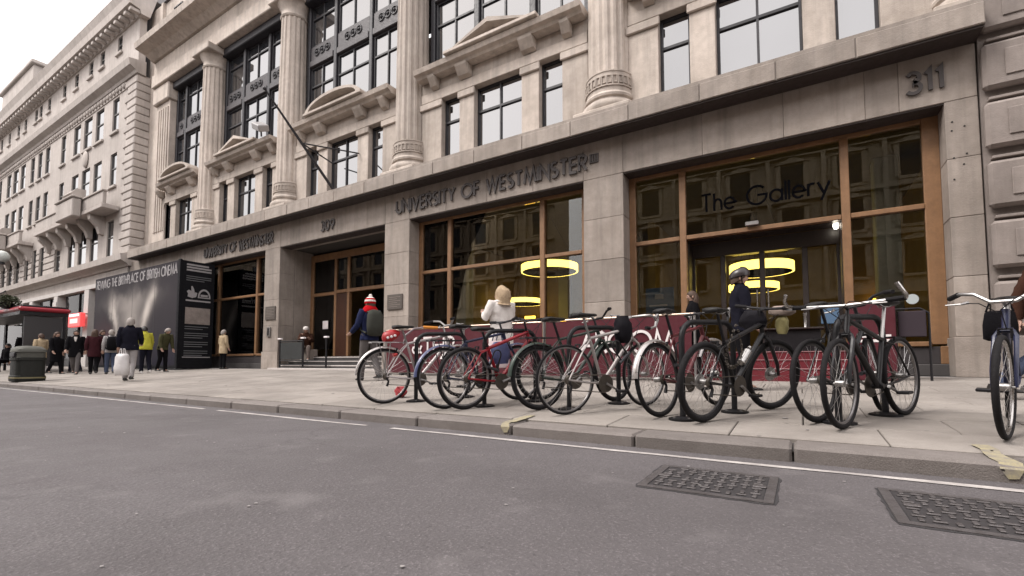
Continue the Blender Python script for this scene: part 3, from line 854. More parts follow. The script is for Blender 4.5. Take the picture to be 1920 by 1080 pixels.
# entablature, attic and roof
MB().cbox(-27.4, 3.2, YU - .2, YU + .9, 13.96, 14.6, .03).build('entablature', STONE, uni)
MB().cbox(-27.4, 3.2, YU - .1, YU + .9, 14.61, 15.3, .02).build('upper_frieze', STONE, uni)
MB().prism([(YU + .9, 15.31), (YU - .2, 15.31), (YU - .5, 15.5), (YU - .95, 15.6), (YU - 1.0, 15.85), (YU + .9, 15.95)], 'x', -27.4, 3.2).build('main_cornice', STONE, uni)
MB().cbox(-27.3, 3.2, YU + .2, YU + 1.2, 15.96, 18.6, .02).build('attic', STONE, uni)
for c in (-24.4, -18.93, -12.97, -6.72, -.55):
    for d in (-1.3, 0, 1.3): sash(uni, c + d - .42, c + d + .42, 16.4, 17.9, YU + .13)
MB().prism([(YU + .1, 18.61), (YU + 3, 21.5), (YU + 9, 21.5), (YU + 9, 18.61)], 'x', -27.2, 3.2).build('roof', mat('slate', (.09, .09, .10), .6, var=.4), uni)
MB().box(-28.6, -27.39, .55, .9, 5.63, 18.6).build('infill_wall', STONE, uni)
MB().box(-27.2, 3.2, 9.61, 9.9, 0, 18.6).build('rear_wall', STONE, uni)
MB().box(-27.38, -27.2, .5, 9.9, 5.7, 18.6).build('party_wall', STONE, uni)
# ================================================================== LEFT BUILDING (quoined, pale)
lb = empty('quoined_building', (-29, 0, 0))
tag(lb, 'tall cream stone building with quoined corner, bracketed balcony and deep eaves, left of the columns', 'building')
XR, XL = -28.4, -92.0
WINW = []   # x0,x1,z0,z1
def lwin(x0, x1, z0, z1, y=.06):
    w = MB(); t = .045
    w.box(x0, x0 + t, y, y + .08, z0, z1); w.box(x1 - t, x1, y, y + .08, z0, z1); w.box(x0 + t, x1 - t, y, y + .08, z1 - t, z1); w.box(x0 + t, x1 - t, y, y + .08, z0, z0 + t)
    zm = z0 + (z1 - z0) * .55
    w.box(x0 + t, x1 - t, y - .004, y + .07, zm - .03, zm + .03)
    o = w.build('window', mat('window_paint', (.10, .095, .09), .6), lb)
    MB().box(x0 + t, x1 - t, y + .03, y + .04, z0 + t, zm - .031).build('pane', PANE, o)
    MB().box(x0 + t, x1 - t, y + .035, y + .045, zm + .031, z1 - t).build('pane', PANE, o)
    MB().cbox(x0 - .10, x1 + .10, -.10, .2, z0 - .14, z0, .015).build('sill', STONE_LEFT, o)
cols_full = [(-31.45, -30.60), (-39.45, -38.62), (-44.0, -43.1), (-42.45, -41.55)]
trip = [(-37.25, -36.15), (-35.6, -34.35), (-33.8, -32.65)]
module = 14.1
allcols = []
for k in range(5):
    for (a, b) in cols_full + trip: allcols.append((a - k * module, b - k * module))
storeys = [(5.75, 7.75), (9.62, 11.42), (12.60, 14.45)]
# wall built of strips so every window is a real opening
wall_cols = sorted([c for c in allcols if c[0] > XL + 1])
bands = [(5.66, 5.75), (7.75, 9.62), (11.42, 12.60), (14.45, 15.0)]
for z0, z1 in bands:
    MB().box(XL, XR - .9, 0, .3, z0, z1).build('wall_course', STONE_LEFT, lb)
xs_ = [XL] + [v for c in wall_cols for v in c] + [XR - .9]
for z0, z1 in storeys:
    for k in range(0, len(xs_), 2):
        MB().box(xs_[k], xs_[k + 1], 0, .3, z0, z1).build('wall_pier', STONE_LEFT, lb)
        # shallow rusticated joints on the first floor piers
    for a, b in wall_cols[-21:]: lwin(a, b, z0, z1)
MB().box(XL, XR - .05, .31, .4, 0, 19).build('inner_wall', BLACK, lb)
# first-floor rustication blocks between the far windows
for k in range(0, len(xs_), 2):
    a, b = xs_[k], xs_[k + 1]
    if a > -62 and b < -38.6 and b - a > .4:
        for j in range(5):
            MB().cbox(a + .01, b - .01, -.05, -.002, 5.78 + j * .40, 5.78 + j * .40 + .33, .02).build('rustic_block', STONE_LEFT, lb)
# quoins: alternating stones at the corner, wrapping the return
q = MB().box(XR - .9, XR - .02, .02, 1.2, 5.66, 15.0).build('corner', STONE_LEFT, lb)
zq = 5.70; k = 0
while zq < 14.6:
    long_ = k % 2 == 0
    MB().cbox(XR - (1.32 if long_ else 1.0), XR + .07, -.08, .55 if long_ else .85, zq + .015, zq + .385, .035).build('quoin', STONE_LEFT, q)
    zq += .40; k += 1
MB().box(XR - .4, XR - .03, 1.21, 9, 5.66, 19.3).build('return_wall', STONE_LEFT, lb)
# cornices
MB().prism([(.3, 5.02), (-.12, 5.02), (-.18, 5.12), (-.45, 5.28), (-.48, 5.58), (.3, 5.66)], 'x', XL, XR + .25).build('ground_cornice', STONE_LEFT, lb)
MB().prism([(.3, 14.96), (-.1, 14.96), (-.15, 15.1), (-.40, 15.25), (-.46, 15.56), (.3, 15.7)], 'x', XL, XR + .1).build('string_cornice', STONE_LEFT, lb)
MB().prism([(.3, 14.56), (-.04, 14.56), (-.06, 14.95), (.3, 14.95)], 'x', XL, XR - 1.35).build('carved_band', STONE_LEFT, lb)
for k in range(64):
    xx = -29.9 - k * .42
    MB().ball((xx, -.08, 14.75), .14, .07, .14, 8, 6).build('festoon', STONE_LEFT, lb, 60)
# attic storey with small windows
att = []
for k in range(5):
    for a in (-37.6, -39.7, -42.6, -44.3, -31.2, -33.6, -35.3): att.append((a - k * module, a - k * module + .62))
att = sorted([c for c in att if c[0] > XL + 1])
MB().box(XL, XR - .05, 0, .3, 15.6, 16.95).build('wall_course', STONE_LEFT, lb); MB().box(XL, XR - .05, 0, .3, 17.85, 18.3).build('wall_course', STONE_LEFT, lb)
xs_ = [XL] + [v for c in att for v in c] + [XR - .05]
for k in range(0, len(xs_), 2): MB().box(xs_[k], xs_[k + 1], 0, .3, 16.95, 17.85).build('wall_pier', STONE_LEFT, lb)
for a, b in att[-20:]: lwin(a, b, 16.95, 17.85)
MB().prism([(.3, 17.98), (-.08, 17.98), (-.14, 18.18), (-.58, 18.26), (-.64, 18.6), (-.78, 18.95), (.6, 19.2)], 'x', XL, XR + .3).build('eaves', STONE_LEFT, lb)
for k in range(90):
    xx = XR + .1 - k * .62
    MB().cbox(xx - .13, xx + .13, -.52, -.10, 17.99, 18.17, .02).build('eaves_bracket', STONE_LEFT, lb)
MB().prism([(-.5, 19.1), (.6, 19.8), (1.8, 20.6), (6, 20.6), (6, 19.1)], 'x', XL, XR + .2).build('roof', mat('slate_left', (.30, .29, .29), .6, var=.3), lb)
MB().cbox(-61, -52, 1.2, 3.2, 19.6, 24.3, .05).build('roof_turret', STONE_LEFT, lb)
MB().cbox(-61.3, -51.7, 1.0, 3.5, 24.3, 24.6, .05).build('turret_cornice', STONE_LEFT, lb)
# balconies on brackets
for bx0, bx1, bow in ((-40.7, -29.9, (-35.2, -32.6)), (-54.8, -44.0, (-49.2, -46.6))):
    bal = MB().cbox(bx0, bx1, -.75, -.001, 8.10, 8.34, .03).build('balcony', STONE_LEFT, lb)
    MB().cbox(bx0 + .05, bx1 - .05, -.70, -.55, 8.35, 8.95, .02).build('parapet', STONE_LEFT, bal)
    MB().cbox(bx0, bx1, -.76, -.5, 8.96, 9.06, .02).build('coping', STONE_LEFT, bal)
    MB().cbox(bow[0], bow[1], -1.15, -.77, 8.0, 9.0, .05).build('balcony_bow', STONE_LEFT, bal)
    MB().cbox(bow[0] - .06, bow[1] + .06, -1.22, -.77, 9.01, 9.12, .03).build('bow_coping', STONE_LEFT, bal)
    MB().prism([(-.5, 9.13), (-1.0, 9.13), (-1.15, 9.3), (-.9, 9.6), (-.5, 9.65)], 'x', bow[0] + .9, bow[1] - .4).build('scroll', STONE_LEFT, bal)
    for xx in [bx0 + .4 + j * (bx1 - bx0 - .8) / 6 for j in range(7)]:
        if xx < -31:
            MB().prism([(-.001, 7.1), (-.2, 7.15), (-.3, 7.5), (-.62, 7.85), (-.66, 8.09), (-.001, 8.09)], 'x', xx - .17, xx + .17).build('bracket', STONE_LEFT, bal)
# carved crest between second and third floors
MB().ball((-35.0, -.05, 12.0), .35, .12, .5, 10, 8).build('crest', STONE_LEFT, lb, 60)
# ground floor shops: piers, fascia, dark glazing
SHOPW = mat('shop_white', (.52, .49, .47), .6, var=.25)
MB().cbox(XL, XR, -.06, .3, 4.25, 5.015, .01).build('shop_fascia', STONE_LEFT, lb)
MB().box(XL, XR, -.09, -.061, 4.27, 4.5).build('fascia_board', SHOPW, lb)
for xx in (-28.9, -33.6, -38.6, -43.4, -48.4, -53.4, -58, -63, -68):
    MB().cbox(xx - .33, xx + .33, -.1, .35, 0, 4.25, .015).build('shop_pier', SHOPW, lb)
SHG = glass('far_shop_glass', (.5, .5, .5), 1.12)
for xx in (-33.27, -38.27, -43.07, -48.07, -53.07, -57.67):
    MB().box(xx - 4.3 + .0, xx - .4, .16, .17, .5, 4.2).build('shop_pane', SHG, lb)
    MB().box(xx - 4.3, xx - .4, .1, .25, 0, .5).build('shop_riser', BLACK, lb)
    MB().box(xx - 2.2, xx - 2.1, .1, .25, .5, 4.2).build('shop_mullion', BLACK, lb)
# shop sign, lit red
RS = empty('hanging_sign', (-34.0, -.3, 2.2)); tag(RS, 'glowing red and white box sign hung by the far shop doorway', 'sign')
MB().cbox(-35.05, -33.2, -.42, -.2, 2.2, 2.95, .03).build('sign_box', emit('red_sign', (.7, .07, .07), .42), RS)
MB().box(-34.9, -33.4, -.425, -.421, 2.78, 2.9).build('sign_stripe', emit('white_sign', (.9, .8, .8), .5), RS)
MB().box(-34.75, -33.6, -.425, -.421, 2.4, 2.65).build('sign_lettering', emit('pink_sign', (.9, .45, .42), .45), RS)
MB().tube([(-33.3, -.3, 2.9), (-33.3, 0, 2.9)], .03, 6).build('sign_arm', BLACK, RS)
# red and white tiled shop pier
tp = empty('banner_sign', (-38.6, -.15, .9)); tag(tp, 'narrow white pier banner with a column of red marks', 'banner')
MB().box(-38.95, -38.3, -.14, -.11, 1.0, 3.9).build('banner_cloth', SHOPW, tp)
for k in range(7): MB().cbox(-38.85, -38.4, -.155, -.141, 1.15 + k * .38, 1.36 + k * .38, .005).build('red_mark', mat('red_mark', hexc('#a33a3e'), .6), tp)

# ================================================================== RIGHT BUILDING (rusticated)
rb = empty('rusticated_building', (5, 0, 0)); tag(rb, 'stone building of deep panelled rusticated blocks at the right edge', 'building')
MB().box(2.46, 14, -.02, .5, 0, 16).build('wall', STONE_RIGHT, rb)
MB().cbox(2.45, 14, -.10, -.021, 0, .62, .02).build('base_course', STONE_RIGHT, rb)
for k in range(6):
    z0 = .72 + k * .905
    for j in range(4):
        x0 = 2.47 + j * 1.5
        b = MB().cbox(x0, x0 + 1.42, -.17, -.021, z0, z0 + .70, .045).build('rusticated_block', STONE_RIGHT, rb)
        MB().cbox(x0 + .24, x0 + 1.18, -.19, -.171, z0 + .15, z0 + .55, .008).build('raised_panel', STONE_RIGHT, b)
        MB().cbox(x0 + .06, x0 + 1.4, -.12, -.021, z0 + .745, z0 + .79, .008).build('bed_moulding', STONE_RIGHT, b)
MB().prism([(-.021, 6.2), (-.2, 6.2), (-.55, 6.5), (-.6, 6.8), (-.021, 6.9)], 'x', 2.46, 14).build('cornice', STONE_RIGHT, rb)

# ================================================================== OPPOSITE SIDE OF THE STREET (seen in the glass)
def opposite(x0, x1, h, label, m):
    o = empty('terrace_building', ((x0 + x1) / 2, -27, -.3)); tag(o, label, 'building')
    MB().box(x0, x1, -30, -27, -.3, h).build('wall', m, o)
    MB().box(x0, x1, -27.0, -26.4, h - 1.2, h - .5).build('cornice', m, o)
    MB().box(x0, x1, -27.0, -26.5, 4.6, 5.1).build('shop_cornice', m, o)
    for zz in (8.3, 11.4, 14.5): MB().box(x0, x1, -26.998, -26.68, zz, zz + .3).build('string_course', m, o)
    n = int((x1 - x0) / 3.2)
    for i in range(n):
        xc = x0 + (i + .5) * (x1 - x0) / n
        for s_ in range(4):
            z0 = 5.8 + s_ * 3.1
            if z0 + 2 < h - 1.3:
                MB().box(xc - .65, xc + .65, -27.02, -26.97, z0, z0 + 2.0).build('window', ODARK, o)
                MB().box(xc - .8, xc + .8, -26.969, -26.8, z0 - .2, z0 - .02).build('sill', m, o)
        MB().box(xc - 1.55, xc - 1.3, -26.999, -26.7, 5.1, h - 1.2).build('pilaster', m, o)
        for s_ in range(4):
            z0 = 5.8 + s_ * 3.1
            if z0 + 2 < h - 1.3:
                MB().box(xc - .95, xc - .67, -26.99, -26.85, z0, z0 + 2.1).build('window_jamb', m, o); MB().box(xc + .67, xc + .95, -26.99, -26.85, z0, z0 + 2.1).build('window_jamb', m, o)
                MB().prism([(xc - 1.05, z0 + 2.12), (xc + 1.05, z0 + 2.12), (xc, z0 + 2.5)], 'y', -26.99, -26.75).build('window_pediment', m, o)
        MB().box(xc - 1.25, xc + 1.25, -27.02, -26.96, .3, 4.0).build('shopfront', ODARK, o)
    return o
ODARK = mat('opposite_glazing', (.02, .02, .022), .35, spec=.2)
OST = mat('stone_opposite', (.42, .35, .26), .85, var=.5, scale=.6, streak=.4)
OST2 = mat('stone_opposite_dark', (.36, .28, .19), .85, var=.5, scale=.6, streak=.4)
opposite(-14.9, 8, 17.5, 'grey stone terrace across the road with shops at street level', OST)
opposite(8.2, 40, 18.5, 'dark stone terrace across the road at the near end', OST2)
opposite(-48, -18.6, 17.0, 'brown stone terrace across the road beyond the gap', OST2)
opposite(-95, -48.2, 18.0, 'far stone terrace across the road at the distant end', OST)
hb = MB().box(-18.7, -14.8, -60, -45, -.3, 4.5).build('brick_house', OST2); tag(hb, 'low brick house closing the side street gap opposite', 'building')

# ================================================================== HOARDING
hd = empty('cinema_hoarding', (-24.2, -1.27, 0)); tag(hd, 'grey printed cinema hoarding box with black end panel in front of the columns', 'hoarding')
def mural():
    m = bpy.data.materials.new('mural'); m.use_nodes = True
    nt = m.node_tree; b = nt.nodes['Principled BSDF']; b.inputs['Roughness'].default_value = .8; b.inputs['Specular IOR Level'].default_value = .15
    pos = nt.nodes.new('ShaderNodeNewGeometry').outputs['Position']
    sep = nt.nodes.new('ShaderNodeSeparateXYZ'); nt.links.new(pos, sep.inputs[0])
    def math_(op, a, b_=None):
        n = nt.nodes.new('ShaderNodeMath'); n.operation = op
        for s_, v in ((n.inputs[0], a), (n.inputs[1], b_)):
            if v is None: continue
            if hasattr(v, 'links'): nt.links.new(v, s_)
            else: s_.default_value = v
        return n.outputs[0]
    no = nt.nodes.new('ShaderNodeTexNoise'); no.inputs['Scale'].default_value = 1.1; no.inputs['Detail'].default_value = 6; nt.links.new(pos, no.inputs['Vector'])
    wob = math_('MULTIPLY', math_('SUBTRACT', no.outputs['Fac'], .5), 1.1)
    def blob(cx, cz, sx, sz, tilt=0.0):
        dx = math_('ADD', math_('SUBTRACT', sep.outputs['X'], cx), wob)
        dz = math_('ADD', math_('SUBTRACT', sep.outputs['Z'], cz), wob)
        dx = math_('ADD', dx, math_('MULTIPLY', dz, tilt))
        dx = math_('POWER', math_('ABSOLUTE', math_('DIVIDE', dx, sx)), 2.0); dz = math_('POWER', math_('ABSOLUTE', math_('DIVIDE', dz, sz)), 2.0)
        return math_('POWER', 2.718, math_('MULTIPLY', math_('ADD', dx, dz), -1.0))
    tot = math_('MULTIPLY', blob(-26.0, 2.35, .35, .75, .35), .8)
    tot = math_('ADD', tot, math_('MULTIPLY', blob(-22.7, 2.45, .32, .8, -.55), .85))
    tot = math_('ADD', tot, math_('MULTIPLY', blob(-24.3, 2.1, 1.0, .7), .5))
    tot = math_('ADD', tot, math_('MULTIPLY', blob(-24.6, 2.9, 2.2, .4), .3))
    tot = math_('ADD', tot, math_('MULTIPLY', blob(-22.9, .9, .18, .8), .4))
    tot = math_('ADD', tot, math_('MULTIPLY', blob(-25.7, .9, .14, .8), .4))
    r_ = nt.nodes.new('ShaderNodeMix'); r_.data_type = 'RGBA'
    r_.inputs[6].default_value = (.030, .026, .031, 1); r_.inputs[7].default_value = (.55, .50, .46, 1)
    nt.links.new(math_('MINIMUM', tot, 1.0), r_.inputs[0])
    dk = nt.nodes.new('ShaderNodeMix'); dk.data_type = 'RGBA'; dk.blend_type = 'MIX'
    nt.links.new(math_('MULTIPLY', blob(-21.2, .1, 2.0, .9), .9), dk.inputs[0]); nt.links.new(r_.outputs[2], dk.inputs[6]); dk.inputs[7].default_value = (.012, .011, .022, 1)
    rd = nt.nodes.new('ShaderNodeMix'); rd.data_type = 'RGBA'
    nt.links.new(math_('MULTIPLY', blob(-27.2, 1.2, .9, .7), .8), rd.inputs[0]); nt.links.new(dk.outputs[2], rd.inputs[6]); rd.inputs[7].default_value = (.09, .035, .04, 1)
    nt.links.new(rd.outputs[2], b.inputs['Base Color'])
    return m
YH = -1.27
HT = 4.16
MB().box(-28.4, -20.06, YH, YH + .06, .12, HT).build('front_panel', mural(), hd)
HBK = mat('hoarding_black', (.006, .006, .008), .7, var=.2, spec=.15)
side = MB().box(-20.12, -20.06, YH + .061, -.03, .0, HT).build('end_panel', HBK, hd)
MB().cbox(-20.2, -20.03, YH - .02, YH + .06, 0, HT + .03, .01).build('corner_post', HBK, hd)
MB().box(-28.4, -20.07, YH - .012, YH + .05, 0, .119).build('base_rail', HBK, hd)
MB().box(-28.4, -20.13, YH + .061, -.03, HT - .06, HT - .001).build('top_board', HBK, hd)
for k in range(1, 4): MB().box(-28.4 + k * 2.085 - .008, -28.4 + k * 2.085 + .008, YH - .004, YH - .0005, .12, HT).build('panel_joint', mat('panel_joint', (.05, .045, .05), .7), hd)
HW = mat('hoarding_white', (.30, .285, .29), .7, var=.3, scale=6)
text_mb('REVIVING THE BIRTHPLACE OF BRITISH CINEMA', (-28.2, YH - .002, 3.66), (1, 0, 0), .36, .055, .004, gap=.16, width=7.9, n=(0, -1, 0)).build('headline', HW, hd)
# end panel print: text rows, hand emblem, arch emblem, photograph, paragraphs
XS = -20.055
def row(y0, y1, z0, z1, m, nm='text_row'):
    MB().box(XS - .004, XS + .003, y0, y1, z0, z1).build(nm, m, side)
ya, yb = YH + .22, -.16
for k in range(3): row(ya, yb - .1 * (k == 2), 3.78 + k * .105, 3.845 + k * .105, HW)
for k in range(3): row(ya, yb - .25 * (k == 0), 3.40 + k * .08, 3.43 + k * .08, mat('grey_print', (.10, .10, .105), .7))
em = MB(); 
hand = [(0, 0), (.16, -.05), (.30, .0), (.34, .16), (.27, .19), (.25, .13), (.22, .3), (.16, .42), (.12, .41), (.13, .22), (.04, .26), (-.03, .2), (.02, .1)]
em.prism([(ya + .06 + a, 2.78 + b) for a, b in hand], 'x', XS - .004, XS + .004); em.build('hand_emblem', HW, side)
ar = MB(); n = 16
o_ = [(ya + .65 + .23 * math.cos(math.pi * k / n), 2.80 + .32 * math.sin(math.pi * k / n)) for k in range(n + 1)]; i_ = [(ya + .65 + .17 * math.cos(math.pi * k / n), 2.80 + .25 * math.sin(math.pi * k / n)) for k in range(n + 1)]
for k in range(n): ar.add([(XS + .003, *o_[k]), (XS + .003, *o_[k + 1]), (XS + .003, *i_[k + 1]), (XS + .003, *i_[k])], [(0, 1, 2, 3)])
ar.box(XS - .002, XS + .0035, ya + .42, ya + .88, 2.755, 2.795); ar.box(XS - .002, XS + .0035, ya + .52, ya + .78, 2.82, 2.90)
ar.build('arch_emblem', HW, side)
row(ya, yb, 2.60, 2.66, HW)
MB().box(XS - .004, XS + .004, ya, yb, 1.72, 2.36).build('photo_print', mat('photo_print', (.26, .22, .20), .6, var=.8, scale=4), side)
GP = mat('grey_print', (.10, .10, .105), .7)
for k in range(14):
    if k in (2, 6, 10): continue
    row(ya, yb - .05 - .2 * (k % 4 == 1), 1.60 - k * .085, 1.63 - k * .085, GP)
row(ya - .05, yb + .05, .42, .455, HW)

# ================================================================== FLAGPOLE, FLOODLIGHT
fp = empty('flagpole', (-12.55, -.1, ZC)); tag(fp, 'dark bare flagpole slanting out from the cornice over the 309 porch', 'flagpole')
A, B = Vector((-12.62, -.05, 5.66)), Vector((-12.42, -2.62, 7.80))
MB().tube([A, A.lerp(B, .5), B], [.045, .04, .025], 8).build('pole', IRON, fp, 40)
MB().ball(tuple(B), .05, n=8, m=6).build('finial', IRON, fp, 60)
MB().cbox(-12.74, -12.5, -.2, .1, ZC + .002, ZC + .14, .01).build('foot_bracket', IRON, fp)
Mp = A.lerp(B, .52)
for tgt in ((-12.1, .40, 7.05), (-13.4, .40, 7.0)): MB().tube([Mp, tgt], .022, 6).build('stay', IRON, fp)
fl = empty('floodlight', (-17.2, .0, 8.72)); tag(fl, 'grey floodlight on the cornice ledge left of the flagpole', 'floodlight')
t = MB().cbox(-.28, .28, -.2, .2, -.12, .12, .03); t.xf(Matrix.Translation((-17.0, -.1, 9.05)) @ Matrix.Rotation(R(28), 4, 'Y') @ Matrix.Rotation(R(25), 4, 'X')); t.build('lamp_head', mat('flood_grey', (.3, .29, .29), .5), fl)
MB().tube([(-17.0, -.05, 8.7), (-17.0, -.08, 9.0)], .03, 6).build('bracket', IRON, fl)

# ================================================================== CAFE BARRIER, SIGN BOARD, COUNTER
def barrier(x0, x1, y, letters, lx, lw, lz, label):
    o = empty('cafe_barrier', ((x0 + x1) / 2, y, zp(y))); tag(o, label, 'barrier', 'maroon cafe barriers')
    z0 = zp(y)
    cl = MB(); n = 14
    for k in range(n):
        a, b = x0 + .05 + (x1 - x0 - .1) * k / n, x0 + .05 + (x1 - x0 - .1) * (k + 1) / n
        wa, wb = .012 * math.sin(k * 1.3), .012 * math.sin((k + 1) * 1.3)
        cl.add([(a, y + wa, z0 + .06), (b, y + wb, z0 + .06), (b, y + wb * .3, 1.0), (a, y + wa * .3, 1.0), (a, y + wa + .006, z0 + .06), (b, y + wb + .006, z0 + .06), (b, y + wb * .3 + .006, 1.0), (a, y + wa * .3 + .006, 1.0)],
               [(0, 1, 2, 3), (4, 7, 6, 5), (3, 2, 6, 7), (0, 4, 5, 1)])
    c = cl.build('canvas', MAROON, o, 60)
    MB().tube([(x0, y + .004, 1.02), (x1, y + .004, 1.02)], .016, 8).build('top_rail', mat('rail_brass', (.55, .42, .34), .35, metallic=.6), o, 40)
    for x_ in (x0, x1):
        MB().tube([(x_, y + .004, z0), (x_, y + .004, 1.04)], .02, 8).build('post', ALU, o, 40)
        MB().lathe([(.17, 0), (.17, .02), (.03, .035)], 14, (x_, y, z0)).build('foot', IRON, o)
    if letters:
        text_mb(letters, (lx, y - .017, lz), (1, 0, 0), .36, .046, .004, gap=.12, width=lw, n=(0, -1, 0)).build('lettering', WHITE, c)
    if lx < -6:
        sm = MB()
        for k in range(5): sm.box(-7.95 + k * .16, -7.85 + k * .16, y - .02, y - .016, .22, .24)
        sm.build('small_lettering', WHITE, c)
barrier(-8.75, -6.3, -1.5, '&THR', -7.82, 1.25, .44, 'left maroon cafe barrier with white letters behind the silver bicycle')
barrier(-6.25, -4.25, -1.62, '', 0, 0, 0, 'plain maroon cafe barrier behind the person in the white coat')
barrier(-4.2, -1.45, -1.75, 'AROOM', -3.42, 1.64, .40, 'right maroon cafe barrier with white letters behind the drop-bar bicycle')
sb = empty('sign_board', (.95, -.9, zp(-.9))); tag(sb, 'tall maroon sign board with small white lettering right of the steps', 'sign')
MB().cbox(.62, 1.2, -.95, -.88, zp(-.9), 1.14, .012).build('board', MAROON, sb)
for k, (a, b) in enumerate(((.72, .86), (.9, 1.0), (1.04, 1.14), (.72, .80), (.84, 1.02), (1.05, 1.12))):
    MB().box(a, b, -.956, -.951, .60 - (k // 3) * .07, .64 - (k // 3) * .07).build('lettering', WHITE, sb)
mb_ = empty('menu_stand', (1.45, -.8, zp(-.8))); tag(mb_, 'low grey framed menu board on a black stand by the timber sill', 'sign')
MB().cbox(1.24, 1.56, -.84, -.80, .6, .98, .01).build('menu_panel', mat('menu_grey', (.045, .035, .042), .9, spec=.1), mb_)
MB().tube([(1.60, -.78, zp(-.8)), (1.60, -.78, .95), (1.5, -.78, 1.02), (1.22, -.78, 1.02), (1.22, -.78, zp(-.8))], .016, 8).build('stand_frame', BLACK, mb_, 40)
ct = empty('host_counter', (-.1, -.1, .41)); tag(ct, 'black host counter with a chrome tap at the top of the maroon steps', 'counter')
MB().cbox(-.55, .30, -.25, .15, .413, .80, .01).build('counter_body', BLACK, ct)
MB().cbox(-.6, .35, -.3, .2, .80, .83, .006).build('counter_top', DARKW, ct)
MB().lathe([(.03, 0), (.018, .02), (.022, .2), (.03, .22), (.03, .26)], 12, (.08, -.1, .83)).build('tap', CHROME, ct, 40)
scn = empty('till_screen', (.36, .0, .41)); tag(scn, 'pale blue lit screen beside the host counter', 'screen')
MB().cbox(.32, .58, .03, .06, .9, 1.2, .006).build('screen_panel', emit('blue_screen', (.045, .08, .13), .3), scn)
MB().tube([(.45, .06, .413), (.45, .06, 1.0)], .02, 8).build('screen_stand', BLACK, scn)
# things in the windows
bs = empty('window_poster', (-2.55, .36, 1.6)); tag(bs, 'blue notice with pale logo in the left gallery pane', 'poster')
MB().box(-2.86, -2.26, YF + .10, YF + .11, 1.30, 1.84).build('poster_sheet', mat('poster_blue', (.15, .23, .36), .6, var=.3), bs)
MB().box(-2.66, -2.48, YF + .092, YF + .099, 1.60, 1.70).build('poster_logo', WHITE, bs)
MB().box(-2.78, -2.4, YF + .092, YF + .099, 1.44, 1.475).build('poster_text', WHITE, bs)
dsc = MB().lathe([(.085, 0), (.085, .004)], 28); dsc.xf(Matrix.Translation((1.62, YF + .054, 1.29)) @ Matrix.Rotation(R(90), 4, 'X')); tag(dsc.build('window_sticker', mat('sticker', (.42, .47, .48), .6)), 'pale round sticker on the right gallery pane', 'sticker')
tag(MB().cbox(-.85, -.62, YF - .10, YF - .03, 2.88, 2.96, .01).build('door_sensor', ALU), 'small grey sensor box on the transom under the gallery lettering', 'sensor')
def cafe_table(x, y, lab):
    o = empty('cafe_table', (x, y, .45)); tag(o, lab, 'table')
    MB().lathe([(.40, .72), (.40, .75)], 24, (x, y, .45)).build('table_top', DARKW, o); MB().tube([(x, y, .45), (x, y, 1.17)], .03, 8).build('pedestal', BLACK, o); MB().lathe([(.25, 0), (.25, .02)], 16, (x, y, .45)).build('table_base', BLACK, o)
cafe_table(-7.6, 2.3, 'round dark table inside the middle window on the left'); cafe_table(-4.9, 2.8, 'round dark table inside the middle window on the right'); cafe_table(1.2, 2.6, 'round dark table inside the right gallery pane')
def sofa(x, y, w, lab, m):
    o = empty('sofa', (x, y, .45)); tag(o, lab, 'sofa')
    MB().cbox(x - w / 2, x + w / 2, y - .4, y + .4, .46, .88, .05).build('seat', m, o); MB().cbox(x - w / 2, x + w / 2, y + .2, y + .42, .885, 1.4, .06).build('backrest', m, o)
sofa(-6.9, 3.8, 2.4, 'long black sofa deep inside the middle window', BLACK); sofa(-4.75, 1.7, 1.0, 'dark blue armchair at the right of the middle window', mat('navy_cloth', (.02, .022, .045), .8))

